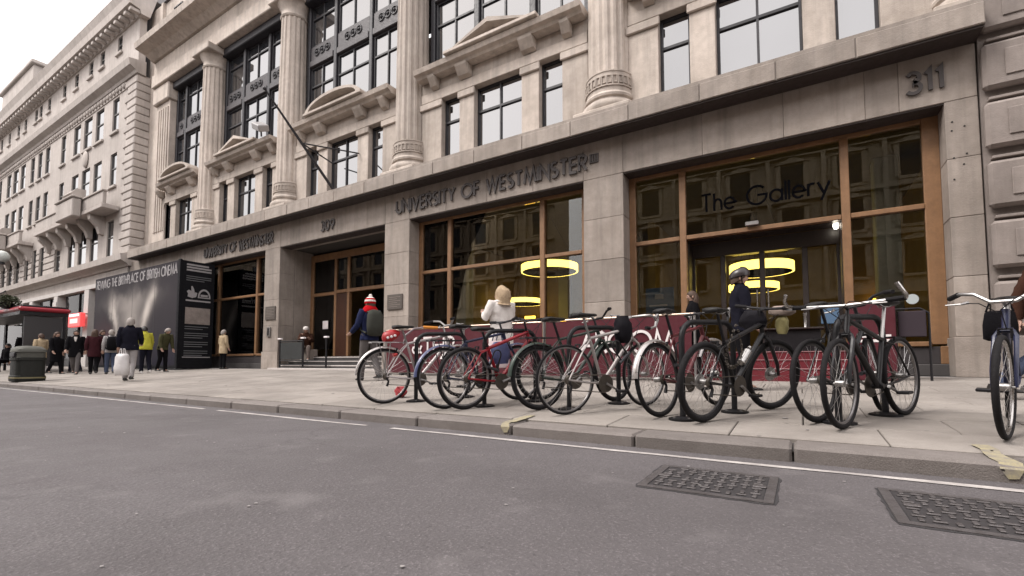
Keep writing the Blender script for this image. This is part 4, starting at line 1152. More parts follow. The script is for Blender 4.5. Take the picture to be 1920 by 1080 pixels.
# ================================================================== STREET FURNITURE
def manhole(xc, yc, wx, wy, lab):
    o = empty('manhole_cover', (xc, yc, ROAD)); tag(o, lab, 'manhole cover')
    M_ = mat('cast_iron', (.12, .11, .112), .5, var=.7, scale=14, metallic=.4, bump=.3, bscale=90)
    fr = MB(); t = .04; z0, z1 = ROAD - .03, ROAD + .007
    x0, x1, y0, y1 = xc - wx / 2, xc + wx / 2, yc - wy / 2, yc + wy / 2
    fr.box(x0, x0 + t, y0, y1, z0, z1); fr.box(x1 - t, x1, y0, y1, z0, z1); fr.box(x0 + t, x1 - t, y0, y0 + t, z0, z1); fr.box(x0 + t, x1 - t, y1 - t, y1, z0, z1)
    fr.build('frame', M_, o)
    tr = MB(); ol = []
    for (qa, qb) in (((x0, y0), (x1, y0)), ((x1, y0), (x1, y1)), ((x1, y1), (x0, y1)), ((x0, y1), (x0, y0))):
        for k in range(14):
            tt = k / 14; px, py = qa[0] + (qb[0] - qa[0]) * tt, qa[1] + (qb[1] - qa[1]) * tt
            g = random.uniform(.006, .018); nx_, ny_ = (qb[1] - qa[1]), -(qb[0] - qa[0]); ll = math.hypot(nx_, ny_); ol.append((px + nx_ / ll * g, py + ny_ / ll * g))
    tr.prism(ol, 'z', ROAD - .02, ROAD + .0025); tr.build('tar_seal', mat('tar', (.03, .028, .03), .7), o)
    pl = MB().box(x0 + t + .006, x1 - t - .006, y0 + t + .006, y1 - t - .006, z0, ROAD + .004).build('plate', mat('cast_iron_dark', (.035, .032, .034), .6, var=.4, scale=9), o)
    st = MB(); nx, ny = int(wx / .062), int(wy / .062)
    for i in range(nx):
        for j in range(ny):
            px, py = x0 + .08 + i * (wx - .16) / (nx - 1), y0 + .08 + j * (wy - .16) / (ny - 1)
            a, b = (.022, .009) if (i + j) % 2 else (.009, .022)
            if random.random() < .93: st.cbox(px - a, px + a, py - b, py + b, ROAD + .0045, ROAD + .011, .002)
    stuff(st.build('tread_studs', M_, o))
    for s_ in (-1, 1): MB().cbox(xc + s_ * wx * .38 - .03, xc + s_ * wx * .38 + .03, yc - .02, yc + .02, ROAD + .0045, ROAD + .0125, .003).build('lifting_key', M_, o)
manhole(-.42, -7.10, .60, .56, 'square cast iron cover with studded tread, left of the two in the road')
manhole(.66, -7.10, .72, .60, 'cast iron cover at the bottom right corner of the road')
lt = MB(); random.seed(21)
LIT = mat('litter', (.26, .245, .24), .9, var=.3)
for k in range(60):
    x_ = random.uniform(-9, 1.2); y_ = random.uniform(-9.2, -6.7); s_ = random.uniform(.003, .009) * (1 if random.random() < .9 else 1.8)
    n = 7; ph = random.random()
    p = [(x_ + s_ * (1 + .4 * math.sin(k + 3 * a)) * math.cos(a + ph), y_ + s_ * .8 * math.sin(a + ph), ROAD + .005) for a in [2 * math.pi * i / n for i in range(n)]]
    p2 = [(q0, q1, ROAD + .0062) for q0, q1, _ in p]
    lt.loft([p, p2])
for k in range(40):
    x_ = random.uniform(-16, 2); y_ = random.uniform(-5.9, -2.2); s_ = random.uniform(.01, .025)
    p = [(x_ + s_ * math.cos(a), y_ + s_ * math.sin(a), zp(y_) + .004) for a in [2 * math.pi * i / 7 for i in range(7)]]
    lt.loft([p, [(a, b, c + .003) for a, b, c in p]])
stuff(lt.build('litter_flecks', LIT))
random.seed(11)
# litter bin
bn = empty('litter_bin', (-17.9, -5.75, zp(-5.75))); tag(bn, 'dark rounded litter bin with pale slotted lid near the kerb', 'litter bin')
def rrect(cx, cy, hx, hy, r_, z, n=5):
    o = []
    for (sx, sy, a0) in ((1, 1, 0), (-1, 1, 90), (-1, -1, 180), (1, -1, 270)):
        for k in range(n): 
            a = R(a0 + 90 * k / (n - 1)); o.append((cx + sx * (hx - r_) + r_ * math.cos(a), cy + sy * (hy - r_) + r_ * math.sin(a), z))
    return o
z0 = zp(-5.75)
BINM = mat('bin_green', (.014, .015, .013), .6, spec=.25, var=.3, scale=6)
MB().loft([rrect(-17.9, -5.75, a, a * .8, .12, z0 + z) for a, z in ((.36, 0), (.38, .03), (.38, .15), (.36, .16), (.36, .56), (.385, .57), (.385, .63), (.37, .64))]).build('body', BINM, bn, 40)
MB().loft([rrect(-17.9, -5.75, a, a * .8, .12, z0 + z) for a, z in ((.355, .641), (.355, .78), (.385, .79), (.37, .86), (.27, .94), (.12, .96))]).build('lid', mat('bin_lid', (.09, .09, .08), .7, var=.3, spec=.2), bn, 40)
MB().cbox(-18.07, -17.65, -6.08, -6.04, z0 + .66, z0 + .77, .01).build('slot', BLACK, bn)
MB().loft([rrect(-17.9, -5.75, a, a * .8, .12, z0 + z) for a, z in ((.389, .08), (.389, .12))]).build('gold_band', mat('bin_band', (.14, .12, .06), .5), bn, 40)
# bus shelter
sh = empty('bus_shelter', (-29, -3.6, zp(-3.6))); tag(sh, 'bus shelter with red roof edge and dark glass at the far left', 'bus shelter')
zb = zp(-3.6)
RED = mat('shelter_red', hexc('#8f1224'), .4, var=.3)
MB().cbox(-33.5, -25.0, -4.5, -3.0, 2.2, 2.36, .05).build('roof', RED, sh)
MB().cbox(-33.4, -25.1, -4.4, -3.1, 2.361, 2.44, .03).build('roof_cap', BLACK, sh)
MB().box(-33.4, -25.1, -4.45, -3.05, 2.06, 2.19).build('fascia', BLACK, sh)
for xx in (-33.2, -30.5, -27.8, -25.2): MB().cbox(xx - .05, xx + .05, -3.2, -3.1, zb, 2.06, .01).build('post', BLACK, sh)
for a, b in ((-33.15, -30.55), (-30.45, -27.85), (-27.75, -25.25)): MB().box(a, b, -3.16, -3.15, .1, 2.0).build('pane', SHG, sh)
MB().box(-25.22, -25.18, -4.3, -3.21, .1, 2.0).build('advert_panel', mat('advert', (.03, .028, .03), .4), sh)
MB().cbox(-32.5, -26.5, -3.7, -3.45, .32, .38, .01).build('bench', mat('bench_grey', (.4, .38, .38), .4), sh)
for xx in (-32, -29.5, -27): MB().box(xx - .03, xx + .03, -3.62, -3.55, zb, .32).build('bench_leg', BLACK, sh)
# street lamp with hanging basket
sl = empty('street_lamp', (-27.9, -4.55, zp(-4.5))); tag(sl, 'lamp post with pale globe at the left edge', 'street lamp')
MB().tube([(-27.95, -4.55, zp(-4.5)), (-27.95, -4.55, 1.0), (-27.95, -4.55, 4.3)], [.09, .06, .045], 10).build('post', BLACK, sl, 40)
MB().ball((-27.75, -4.5, 4.56), .25, n=20, m=12).build('globe', mat('opal_globe', (.5, .53, .5), .3), sl, 80)
MB().lathe([(.12, 0), (.09, .1)], 12, (-27.75, -4.5, 4.25)).build('collar', BLACK, sl)
MB().tube([(-27.95, -4.55, 2.95), (-26.68, -4.54, 3.06)], .02, 6).build('bracket', BLACK, sl)
hbk = empty('hanging_basket', (-26.7, -4.52, 2.35)); tag(hbk, 'dark leafy hanging basket under the globe lamp', 'plant')
LEAF = mat('leaf', (.045, .055, .022), .7, var=.5, scale=8, rnd=.2)
lf = MB(); random.seed(5)
for k in range(700):
    d = Vector((random.gauss(0, 1), random.gauss(0, 1), random.gauss(0, 1))).normalized() * (random.random() ** .4)
    c = Vector((-26.7 + d.x * .55, -4.52 + d.y * .45, 2.66 + d.z * .24))
    u = Vector((random.gauss(0, 1), random.gauss(0, 1), random.gauss(0, 1))).normalized() * .05; v = u.cross(Vector((random.gauss(0, 1), random.gauss(0, 1), 1))).normalized() * .03
    lf.add([tuple(c - u), tuple(c + v), tuple(c + u), tuple(c - v)], [(0, 1, 2, 3)])
stuff(lf.build('foliage', LEAF, hbk))
MB().lathe([(.05, 0), (.2, .08), (.27, .22)], 14, (-26.7, -4.52, 2.35)).build('basket', BLACK, hbk, 40)
for k in range(3): MB().tube([(-26.7 + .26 * math.cos(k * 2.1), -4.52 + .26 * math.sin(k * 2.1), 2.57), (-26.7, -4.54, 3.04)], .006, 4).build('chain', BLACK, hbk)
random.seed(13)
# ================================================================== CYCLE STANDS
STANDM = mat('stand_black', (.010, .0095, .011), .5, var=.35, scale=8, spec=.25)
def stand(xn, yn, ang, label, L=.68, h=.84):
    a = R(ang); dx, dy = math.cos(a), math.sin(a)
    o = empty('cycle_stand', (xn, yn, zp(yn))); tag(o, label, 'cycle stand', 'hoop cycle stands')
    def P(s, z): y = yn + dy * s; return (xn + dx * s, y, zp(y) + z)
    pts = [P(0, 0), P(0, h - .14)] + [P(.14 - .14 * math.cos(R(t)), h - .14 + .14 * math.sin(R(t))) for t in (22, 45, 68, 90)]
    pts += [P(L - .14 + .14 * math.sin(R(t)), h - .14 + .14 * math.cos(R(t))) for t in (0, 22, 45, 68, 90)] + [P(L, 0)]
    MB().tube(pts, .025, 12).build('hoop', STANDM, o, 50)
    for s in (0, L):
        q = P(s, 0)
        MB().lathe([(.12, -.004), (.12, .012), (.05, .028)], 16, q).build('base_plate', STANDM, o, 30)
        for k in range(4): MB().lathe([(.013, .012), (.013, .024)], 6, (q[0] + .085 * math.cos(R(45 + 90 * k)), q[1] + .085 * math.sin(R(45 + 90 * k)), q[2])).build('bolt', ALU, o)
stand(-4.10, -5.36, 62, 'hoop cycle stand between the silver bicycle and the blue-guarded one')
stand(-3.02, -5.42, 62, 'hoop cycle stand beside the red bicycle')
stand(-2.04, -5.30, 62, 'hoop cycle stand behind the rear wheel of the drop-bar bicycle')
stand(-.88, -5.50, 60, 'hoop cycle stand beside the black mountain bike with the chain')
stand(.24, -5.22, 58, 'hoop cycle stand between the two bicycles by the sign board')

# ================================================================== BICYCLES
SPOKE = mat('spoke_steel', (.5, .48, .47), .35, metallic=1.0)
RIMG = mat('rim_grey', (.22, .21, .21), .4, metallic=.8, var=.4, scale=30, coords='obj')
RIMD = mat('rim_dark', (.05, .048, .05), .4, metallic=.5)
SADDLE = mat('saddle_vinyl', (.012, .011, .011), .6, var=.3, spec=.3)
CHAINM = mat('chain_steel', (.12, .105, .09), .45, metallic=.8, var=.4, scale=30, coords='obj')
def paint(name, c, metallic=.0): return mat('paint_' + name, c, .4, var=.35, scale=14, coat=.12, spec=.3, coords='obj', metallic=metallic)
def bicycle(x, y, heading, label, frame, wb=1.03, r=.335, tyre=.017, bars='flat', guard=None, rack=False, steer=0., lean=0.,
            sad=.92, rim=None, barh=.97, bottle=None, disc=False, mtb=False, zoff=0., lamp=False, dark=False):
    a = R(heading); dz = KS * wb * math.sin(a)
    root = empty('bicycle', (x, y, zp(y) + zoff), (R(lean), -math.asin(dz / wb), a))
    tag(root, label, 'bicycle', 'bicycles parked on the pavement')
    rim = rim or RIMG
    def wheel(cx, rot=0.):
        Mx = Matrix.Translation((cx, 0, r)) @ Matrix.Rotation(rot, 4, 'Z')
        n = 40; rr = r - 2 * tyre
        def ringp(rad, yy): return [(rad * math.cos(2 * math.pi * k / n), yy, rad * math.sin(2 * math.pi * k / n)) for k in range(n)]
        rg = [ringp(rr + .006, -.010), ringp(rr + .006, .010), ringp(rr - .008, .008), ringp(rr - .012, 0), ringp(rr - .008, -.008)]; rg.append(rg[0])
        w = MB().loft(rg, False).xf(Mx).build('wheel', rim, root, 40, True)
        MB().tube([((r - tyre) * math.cos(2 * math.pi * k / n), 0, (r - tyre) * math.sin(2 * math.pi * k / n)) for k in range(n)], tyre, 8, True).xf(Mx).build('tyre', RUBBER, w, 60, True)
        sp = MB(); m = 28
        for k in range(m):
            t0 = 2 * math.pi * k / m; s = 1 if k % 2 else -1; th = t0 + (1 if (k // 2) % 2 else -1) * 1.0
            sp.tube([(.022 * math.cos(th), s * .028, .022 * math.sin(th)), ((rr - .015) * math.cos(t0), 0, (rr - .015) * math.sin(t0))], .0012, 3, caps=False)
        sp.xf(Mx).build('spokes', SPOKE, w, None, True)
        hb = MB().tube([(0, -.05, 0), (0, -.032, 0), (0, -.03, 0), (0, .03, 0), (0, .032, 0), (0, .05, 0)], [.008, .008, .026, .026, .008, .008], 10)
        hb.xf(Mx).build('hub', ALU, w, 40, True)
        if disc:
            MB().tube([(0, .034, 0), (0, .037, 0)], .068, 20).xf(Mx).build('brake_disc', ALU, w, 30, True)
        return w
    AX = wb
    wheel(0.0)
    # geometry in the bike plane
    BB = Vector((.435, 0, .275)); S = Vector((.285, 0, .74 if not mtb else .66)); 
    H0 = Vector((AX - .165, 0, r + .37)); H1 = H0 + Vector((-.04, 0, .13))
    T1 = H0.lerp(H1, .85); D1 = H0.lerp(H1, .15)
    tr = .016 if not mtb else .019
    f = MB()
    f.tube([BB, S], tr, 10); f.tube([S.lerp(BB, .04), T1], tr, 10); f.tube([BB, D1], tr * 1.25, 10); f.tube([H0, H1], .021, 10)
    for s in (-1, 1):
        f.tube([BB + Vector((-.02, s * .03, 0)), Vector((.2, s * .052, .30)), Vector((0, s * .058, r))], .0095, 8)
        f.tube([S + Vector((0, s * .016, -.03)), Vector((.18, s * .04, .60)), Vector((0, s * .058, r))], .008, 8)
    f.tube([BB + Vector((0, -.04, 0)), BB + Vector((0, .04, 0))], .022, 10)
    f.build('frame', frame, root, 40, True)
    # steering assembly turns about the head tube axis
    ax = (H1 - H0).normalized(); Ms = Matrix.Translation(H0) @ Matrix.Rotation(R(steer), 4, ax) @ Matrix.Translation(-H0)
    fw = wheel(AX)
    for o in [fw]: 
        o.matrix_basis = Ms @ o.matrix_basis
    fk = MB()
    for s in (-1, 1):
        fk.tube([H0 + Vector((0, s * .03, -.01)), H0 + Vector((.03, s * .05, -.05)), Vector((AX - .02, s * .055, r + .1)), Vector((AX, s * .055, r))], [.014, .015, .012, .009] if not mtb else [.017, .018, .016, .013], 8)
    fk.tube([H0 + Vector((0, -.035, -.01)), H0 + Vector((0, .035, -.01))], .018, 8)
    fk.xf(Ms).build('fork', frame if not mtb else BLACK, root, 40, True)
    ST = H1 + ax * (barh - H1.z - .03) if barh > H1.z + .03 else H1 + ax * .02
    C = ST + Vector((.08, 0, .02))
    MB().tube([H1, ST, C], [.014, .014, .013], 8).xf(Ms).build('stem', ALU if not (mtb or dark) else BLACK, root, 40, True)
    hbm = MB()
    if bars == 'drop':
        for s in (-1, 1):
            hbm.tube([C, C + Vector((0, s * .17, .0)), C + Vector((.03, s * .205, .0)), C + Vector((.085, s * .21, -.015)), C + Vector((.115, s * .212, -.06)), C + Vector((.09, s * .214, -.115)), C + Vector((.02, s * .216, -.135)), C + Vector((-.05, s * .216, -.13))], .0125, 8)
    elif bars == 'riser':
        for s in (-1, 1):
            hbm.tube([C, C + Vector((0, s * .06, 0)), C + Vector((-.02, s * .14, .06)), C + Vector((-.06, s * .22, .07)), C + Vector((-.17, s * .29, .05))], .0125, 8)
    else:
        bw = .37 if bars == 'barend' else .31
        for s in (-1, 1): hbm.tube([C, C + Vector((0, s * .12, .005)), C + Vector((-.035, s * bw, .02))], .0125, 8)
    hb_ = hbm.xf(Ms).build('handlebar', BLACK if dark else ALU, root, 40, True)
    for s in (-1, 1):
        e = {'drop': (C + Vector((.0, s * .216, -.134)), C + Vector((-.055, s * .216, -.13))), 'riser': (C + Vector((-.07, s * .228, .068)), C + Vector((-.175, s * .292, .049)))}.get(bars, (C + Vector((-.014, s * (.26 if bars == 'barend' else .2), .012)), C + Vector((-.036, s * (.375 if bars == 'barend' else .315), .0205))))
        MB().tube(e, .018, 8).xf(Ms).build('grip', RUBBER, hb_, 40, True)
        if bars == 'drop':
            MB().tube([C + Vector((.10, s * .211, -.02)), C + Vector((.15, s * .211, .02)), C + Vector((.15, s * .205, -.06)), C + Vector((.12, s * .2, -.12))], [.015, .016, .008, .006], 8).xf(Ms).build('brake_lever', ALU, hb_, 40, True)
        else:
            MB().tube([C + Vector((.0, s * .17, .005)), C + Vector((.045, s * .2, -.005)), C + Vector((.03, s * .28, -.005))], [.012, .008, .005], 6).xf(Ms).build('brake_lever', ALU, hb_, 40, True)
    if bars == 'barend':
        for s in (-1, 1):
            q = C + Vector((-.035, s * .37, .02))
            MB().tube([q, q + Vector((.07, s * .02, .015)), q + Vector((.12, s * .01, .05)), q + Vector((.145, s * -.01, .10))], .014, 8).xf(Ms).build('bar_end', CHROME, hb_, 40, True)
    # cables
    MB().tube([C + Vector((.03, .17, 0)), C + Vector((.12, .08, .02)), C + Vector((.12, 0, -.06)), H0 + Vector((.05, .01, .0))], .0035, 5).xf(Ms).build('brake_cable', BLACK, root, 60, True)
    MB().tube([C + Vector((.03, -.17, 0)), C + Vector((.10, -.1, -.01)), H1 + Vector((.05, -.03, -.02)), T1 + Vector((-.1, -.012, -.005))], .0035, 5).xf(Ms).build('brake_cable', BLACK, root, 60, True)
    # saddle
    up = (S - BB).normalized(); SP = S + up * max(.06, (sad - .03 - S.z) / up.z)
    MB().tube([S - up * .02, SP], .0135, 8).build('seatpost', BLACK if dark else ALU, root, 40, True)
    rings = []
    for (dx, wv, zt, zb_) in ((-.135, .03, .0, -.03), (-.12, .075, .018, -.035), (-.06, .078, .022, -.03), (.0, .052, .015, -.03), (.06, .028, .014, -.025), (.12, .02, .012, -.02), (.145, .012, .0, -.012)):
        rings.append([(SP.x + .01 + dx, wv * math.cos(t), SP.z + .035 + (zt * math.sin(t) if math.sin(t) > 0 else -zb_ * math.sin(t) * .9)) for t in [2 * math.pi * k / 12 for k in range(12)]])
    sd = MB().loft(rings).build('saddle', SADDLE, root, 50, True)
    for s in (-1, 1): MB().tube([(SP.x - .09, s * .03, SP.z + .02), (SP.x - .03, s * .022, SP.z), (SP.x + .05, s * .02, SP.z), (SP.x + .12, s * .008, SP.z + .025)], .004, 5).build('saddle_rail', ALU, sd, 40, True)
    # drivetrain on the right side
    cr = MB().tube([(BB.x, -.055, BB.z), (BB.x, -.060, BB.z)], .088, 24).build('chainring', CHAINM, root, 30, True)
    ca = random.uniform(-.8, .8)
    for s, y_ in ((1, -.072), (-1, .072)):
        e = BB + Vector((s * .165 * math.cos(ca), y_, s * .165 * math.sin(ca)))
        MB().tube([BB + Vector((0, y_, 0)), e], [.013, .009], 8).build('crank', ALU, cr, 40, True)
        MB().cbox(e.x - .045, e.x + .045, min(e.y, e.y + (.085 if y_ > 0 else -.085)), max(e.y, e.y + (.085 if y_ > 0 else -.085)), e.z - .012, e.z + .012, .006).build('pedal', BLACK, cr, None, True)
    MB().tube([(0, -.045, r), (0, -.056, r)], [.045, .03], 16).build('sprocket', CHAINM, root, 30, True)
    chn = MB()
    chn.tube([(0, -.05, r + .036), (BB.x, -.058, BB.z + .088)], .005, 5); chn.tube([(.015, -.05, r - .10), (BB.x, -.058, BB.z - .088)], .005, 5)
    chn.build('chain', CHAINM, root, None, True)
    MB().tube([(.0, -.06, r - .02), (.025, -.062, r - .06), (.005, -.06, r - .12)], [.014, .012, .016], 8).build('derailleur', BLACK, root, 40, True)
    for cx, top, nm in ((S.x - .12, .0, 'rear_brake'),):
        MB().tube([(.14, -.03, r + .30), (.15, -.035, r + .33), (.15, .035, r + .33), (.14, .03, r + .30)], .010, 6).build(nm, BLACK, root, 40, True)
    MB().tube([H0 + Vector((.03, -.032, -.06)), H0 + Vector((.035, -.03, -.0)), H0 + Vector((.035, .03, -.0)), H0 + Vector((.03, .032, -.06))], .010, 6).xf(Ms).build('front_brake', BLACK, root, 40, True)
    if guard:
        for cx, a0, a1, M_ in ((0, 25, 175, Matrix.Identity(4)), (AX, 10, 150, Ms)):
            g = MB(); rg = []; n = 18; rad = r + .022; wv = tyre + .012
            for k in range(n + 1):
                t = R(a0 + (a1 - a0) * k / n); c_, s_ = math.cos(t), math.sin(t)
                rg.append([(cx + rr_ * c_, yy, r + rr_ * s_) for rr_, yy in ((rad - .012, -wv), (rad + .002, -wv * .75), (rad + .008, 0), (rad + .002, wv * .75), (rad - .012, wv), (rad - .001, 0))])
            g.loft(rg).xf(M_).build('mudguard', guard, root, 60, True)
            t = R(a1 - 35) if cx == 0 else R(40)
            st = MB()
            for s in (-1, 1): st.tube([(cx + rad * math.cos(t), s * wv, r + rad * math.sin(t)), (cx, s * .055, r)], .003, 5)
            st.xf(M_).build('mudguard_stay', CHROME, root, None, True)
    if rack:
        rk = MB(); zt = r * 2 + .07
        for s in (-1, 1):
            rk.tube([(.17, s * .05, zt), (-.17, s * .055, zt + .01)], .006, 6); rk.tube([(-.08, s * .055, zt), (0, s * .065, r)], .005, 6); rk.tube([(.06, s * .055, zt), (0, s * .065, r)], .005, 6); rk.tube([(.17, s * .05, zt), (S.x - .03, s * .016, zt + .0)], .005, 6)
        for dx in (-.17, -.06, .05, .16): rk.tube([(dx, -.055, zt), (dx, .055, zt)], .005, 6)
        rk.build('luggage_rack', ALU if rack == 'alu' else BLACK, root, 40, True)
    if bottle:
        p = BB.lerp(D1, .45) + Vector((-.035, 0, .05)); d = (D1 - BB).normalized()
        MB().tube([p - d * .09, p - d * .085, p + d * .06, p + d * .075, p + d * .11], [.03, .036, .036, .022, .018], 12).build('water_bottle', bottle, root, 40, True)
    if lamp:
        MB().tube([(.16, 0, .60), (.11, 0, .585)], [.02, .026], 10).build('rear_lamp', mat('lamp_red', (.5, .02, .02), .3), root, 40, True)
    return root, Ms, C, SP, H0, BB, D1

P_SIL = paint('silver', (.46, .42, .42), .3); P_RED = paint('red', hexc('#86101f')); P_GRN = paint('green', (.035, .05, .042)); P_BLK = paint('black', (.008, .0075, .009)); P_BLU = paint('navy', (.02, .024, .06)); P_GRY = paint('pearl', (.36, .33, .32), .3); P_DRD = paint('dark_red', (.10, .018, .022))
GUARD_S = mat('guard_silver', (.50, .47, .46), .32, metallic=.7, var=.4, scale=12, coords='obj'); GUARD_B = mat('guard_blue', (.05, .06, .13), .3, coat=.3); GUARD_W = mat('guard_grey', (.42, .40, .43), .3)
b1 = bicycle(-4.32, -5.66, 66, 'silver bicycle with rear rack and red saddle bag, first from the left', P_SIL, guard=GUARD_S, rack='alu', bars='riser', sad=.93, steer=12, lean=2, lamp=True)
b2 = bicycle(-3.30, -5.74, 69, 'bicycle with dark blue mudguards, second from the left behind the red one', P_BLU, guard=GUARD_B, bars='flat', sad=.90, rack='black', steer=-6, lean=-3, dark=True)
b3 = bicycle(-3.07, -5.70, 67, 'red mountain bicycle, third from the left', P_RED, mtb=True, tyre=.022, bars='flat', sad=.86, steer=-8, lean=3, disc=False, dark=True)
b4 = bicycle(-2.30, -5.44, 62, 'dark green bicycle with black luggage rack behind the drop-bar one', P_GRN, tyre=.022, guard=P_GRN, rack='black', bars='riser', sad=.94, steer=10, lean=-2, rim=RIMD, dark=True)
b5 = bicycle(-1.92, -5.63, 59, 'pale grey racing bicycle with drop handlebars in the middle of the row', P_GRY, tyre=.014, bars='drop', sad=.95, steer=8, lean=2, wb=1.0, barh=.95, bottle=None)
b6 = bicycle(-1.08, -5.43, 71, 'dark red bicycle with bright silver rear mudguard', P_DRD, guard=GUARD_S, tyre=.018, bars='drop', sad=.96, steer=0, lean=-3, rim=RIMD, dark=True)
b7 = bicycle(-.70, -5.57, 65, 'black mountain bicycle with silver bottle, chain lock and handlebar bag', P_BLK, mtb=True, tyre=.026, bars='flat', sad=.93, steer=-14, lean=3, rim=RIMD, disc=True, bottle=CHROME, wb=1.07, dark=True)
b8 = bicycle(.11, -5.25, 62, 'black bicycle with its front wheel by the sign board, behind the bar-end one', P_BLK, tyre=.020, bars='riser', sad=.95, steer=16, lean=-3, rim=RIMD, wb=1.04, guard=None, dark=True)
b9 = bicycle(.28 + .46, -5.50 + .92, 62 + 180, 'black bicycle facing the road with silver bar ends', P_BLK, mtb=True, tyre=.021, bars='barend', sad=.95, steer=6, lean=2, wb=1.03, barh=.93)
# things carried by or locked to the bikes
def local_thing(name, b, label, cat):
    root = b[0]; o = empty(name, tuple(root.location), tuple(root.rotation_euler)); tag(o, label, cat); return o
o = local_thing('saddle_bag', b1, 'red saddle bag with white print under the silver bicycle saddle', 'bag')
MB().loft([[(x_, hw * math.cos(t), z_ + hz * math.sin(t)) for t in [2 * math.pi * k / 14 for k in range(14)]] for x_, hw, z_, hz in ((-.02, .03, .80, .03), (.0, .07, .80, .065), (.08, .08, .82, .08), (.15, .06, .84, .06), (.19, .03, .85, .03))]).build('bag_body', mat('bag_red', hexc('#9c0f18'), .5, var=.4), o, 50, True)
for s in (-1, 1):
    for k in range(3): MB().ball((.02 + k * .045, s * .078, .80 + .012 * k), .018, .006, .016, 8, 5).build('white_patch', WHITE, o, 60, True)
o = local_thing('cable_lock', b1, 'curved grey cable lock with an orange sleeve arching over the silver bicycle', 'lock')
MB().tube([(.26, .03, .72), (.30, .06, .83), (.42, .08, .91), (.58, .08, .93), (.74, .05, .92)], .012, 8).build('cable', mat('lock_grey', (.2, .16, .17), .4), o, 60, True)
MB().tube([(.55, .08, .93), (.74, .055, .92)], .020, 8).build('sleeve', mat('lock_orange', hexc('#c47a1c'), .5), o, 40, True)
o = local_thing('chain_lock', b7, 'steel chain lock hanging from the black mountain bike frame', 'lock')
for k in range(26):
    t = k / 25; px = .34 + .20 * math.sin(t * 6.2) * .55; pz = .80 - .36 * math.sin(math.pi * t) ; py = -.06 - .02 * math.cos(t * 6)
    lk = MB().tube([(.016 * math.cos(a), .008 * math.sin(a), 0) for a in [2 * math.pi * j / 8 for j in range(8)]], .0045, 5, True)
    lk.xf(Matrix.Translation((px, py, pz)) @ Matrix.Rotation(t * 9, 4, 'Y') @ Matrix.Rotation(R(90) * (k % 2), 4, 'X')); lk.build('link', CHAINM, o, 40, True)
o = local_thing('handlebar_bag', b7, 'black bag with a yellow cloth hung on the black mountain bike handlebar', 'bag')
Cb = b7[2]
def sack(cx, cy, cz, hx, hy, hz, m, nm, o, n=14, seed=1):
    rnd = random.Random(seed); rg = []
    for i in range(8):
        u = i / 7; w_ = (.45 + .55 * math.sin(math.pi * (.12 + .80 * u)))
        rg.append([(cx + hx * w_ * math.cos(t) * rnd.uniform(.8, 1.15), cy + hy * w_ * math.sin(t) * rnd.uniform(.9, 1.08), cz - hz + 2 * hz * u) for t in [2 * math.pi * k / n for k in range(n)]])
    return MB().loft(rg).build(nm, m, o, 60, True)
sack(Cb.x - .03, .08, Cb.z - .10, .07, .13, .09, mat('bag_black', (.009, .008, .011), .85, var=.3, spec=.15), 'bag_body', o, seed=3)
sack(Cb.x + .10, -.12, Cb.z - .15, .035, .06, .085, mat('cloth_yellow', (.24, .21, .09), .8, var=.5, scale=12), 'yellow_cloth', o, seed=4)
sack(Cb.x + .10, -.12, Cb.z - .02, .06, .12, .045, mat('glove_tan', (.28, .22, .19), .8, var=.5, scale=12), 'tan_glove', o, seed=6)
o = local_thing('pannier', b5, 'black bag strapped under the drop handlebars of the racing bicycle', 'bag')
sack(b5[2].x - .12, .02, b5[2].z - .13, .10, .09, .14, MATS['bag_black'], 'bag_body', o, seed=8)
o = local_thing('frame_bag', b2, 'blue and white shopping bag hung beside the blue bicycle', 'bag')
sack(.70, -.1, .58, .14, .06, .13, mat('bag_blue', (.07, .085, .2), .6, var=.4, scale=10), 'bag_body', o, seed=9)
def d_lock(b, px, pz, tilt, label):
    o = local_thing('d_lock', b, label, 'lock')
    M = Matrix.Translation((px, -.05, pz)) @ Matrix.Rotation(R(tilt), 4, 'Y')
    pts = [(-.05, 0, -.1), (-.05, 0, .06)] + [(.05 * math.cos(R(t)) , 0, .06 + .05 * math.sin(R(t))) for t in (150, 120, 90, 60, 30)] + [(.05, 0, .06), (.05, 0, -.1)]
    MB().tube(pts, .008, 8).xf(M).build('shackle', BLACK, o, 50, True)
    MB().tube([(-.08, 0, -.105), (.08, 0, -.105)], .016, 10).xf(M).build('crossbar', mat('lock_body', (.03, .03, .035), .5), o, 40, True)
d_lock(b3, .36, .52, 20, 'black shackle lock on the red bicycle frame')
d_lock(b5, .62, .60, -40, 'black shackle lock on the racing bicycle down tube')
d_lock(b9, .52, .50, 10, 'black shackle lock on the bar-end bicycle frame')
d_lock(b6, .30, .55, 5, 'black shackle lock below the saddle of the dark red bicycle')
rb_ = empty('red_bag', (-4.62, -5.1, zp(-5.1))); tag(rb_, 'crumpled red and white bag on the paving behind the silver rear wheel', 'bag')
t = MB(); rnd = random.Random(2); rg = []
for i in range(7):
    u = i / 6; rg.append([(-4.62 + (.03 + .075 * math.sin(math.pi * u)) * math.cos(a) * rnd.uniform(.8, 1.2), -5.1 + .06 * math.sin(a) * rnd.uniform(.7, 1.2), zp(-5.1) + .01 + .14 * u) for a in [2 * math.pi * k / 12 for k in range(12)]])
t.loft(rg).build('bag_body', mat('bag_red2', hexc('#a8323a'), .6, var=.6, scale=14), rb_, 50)
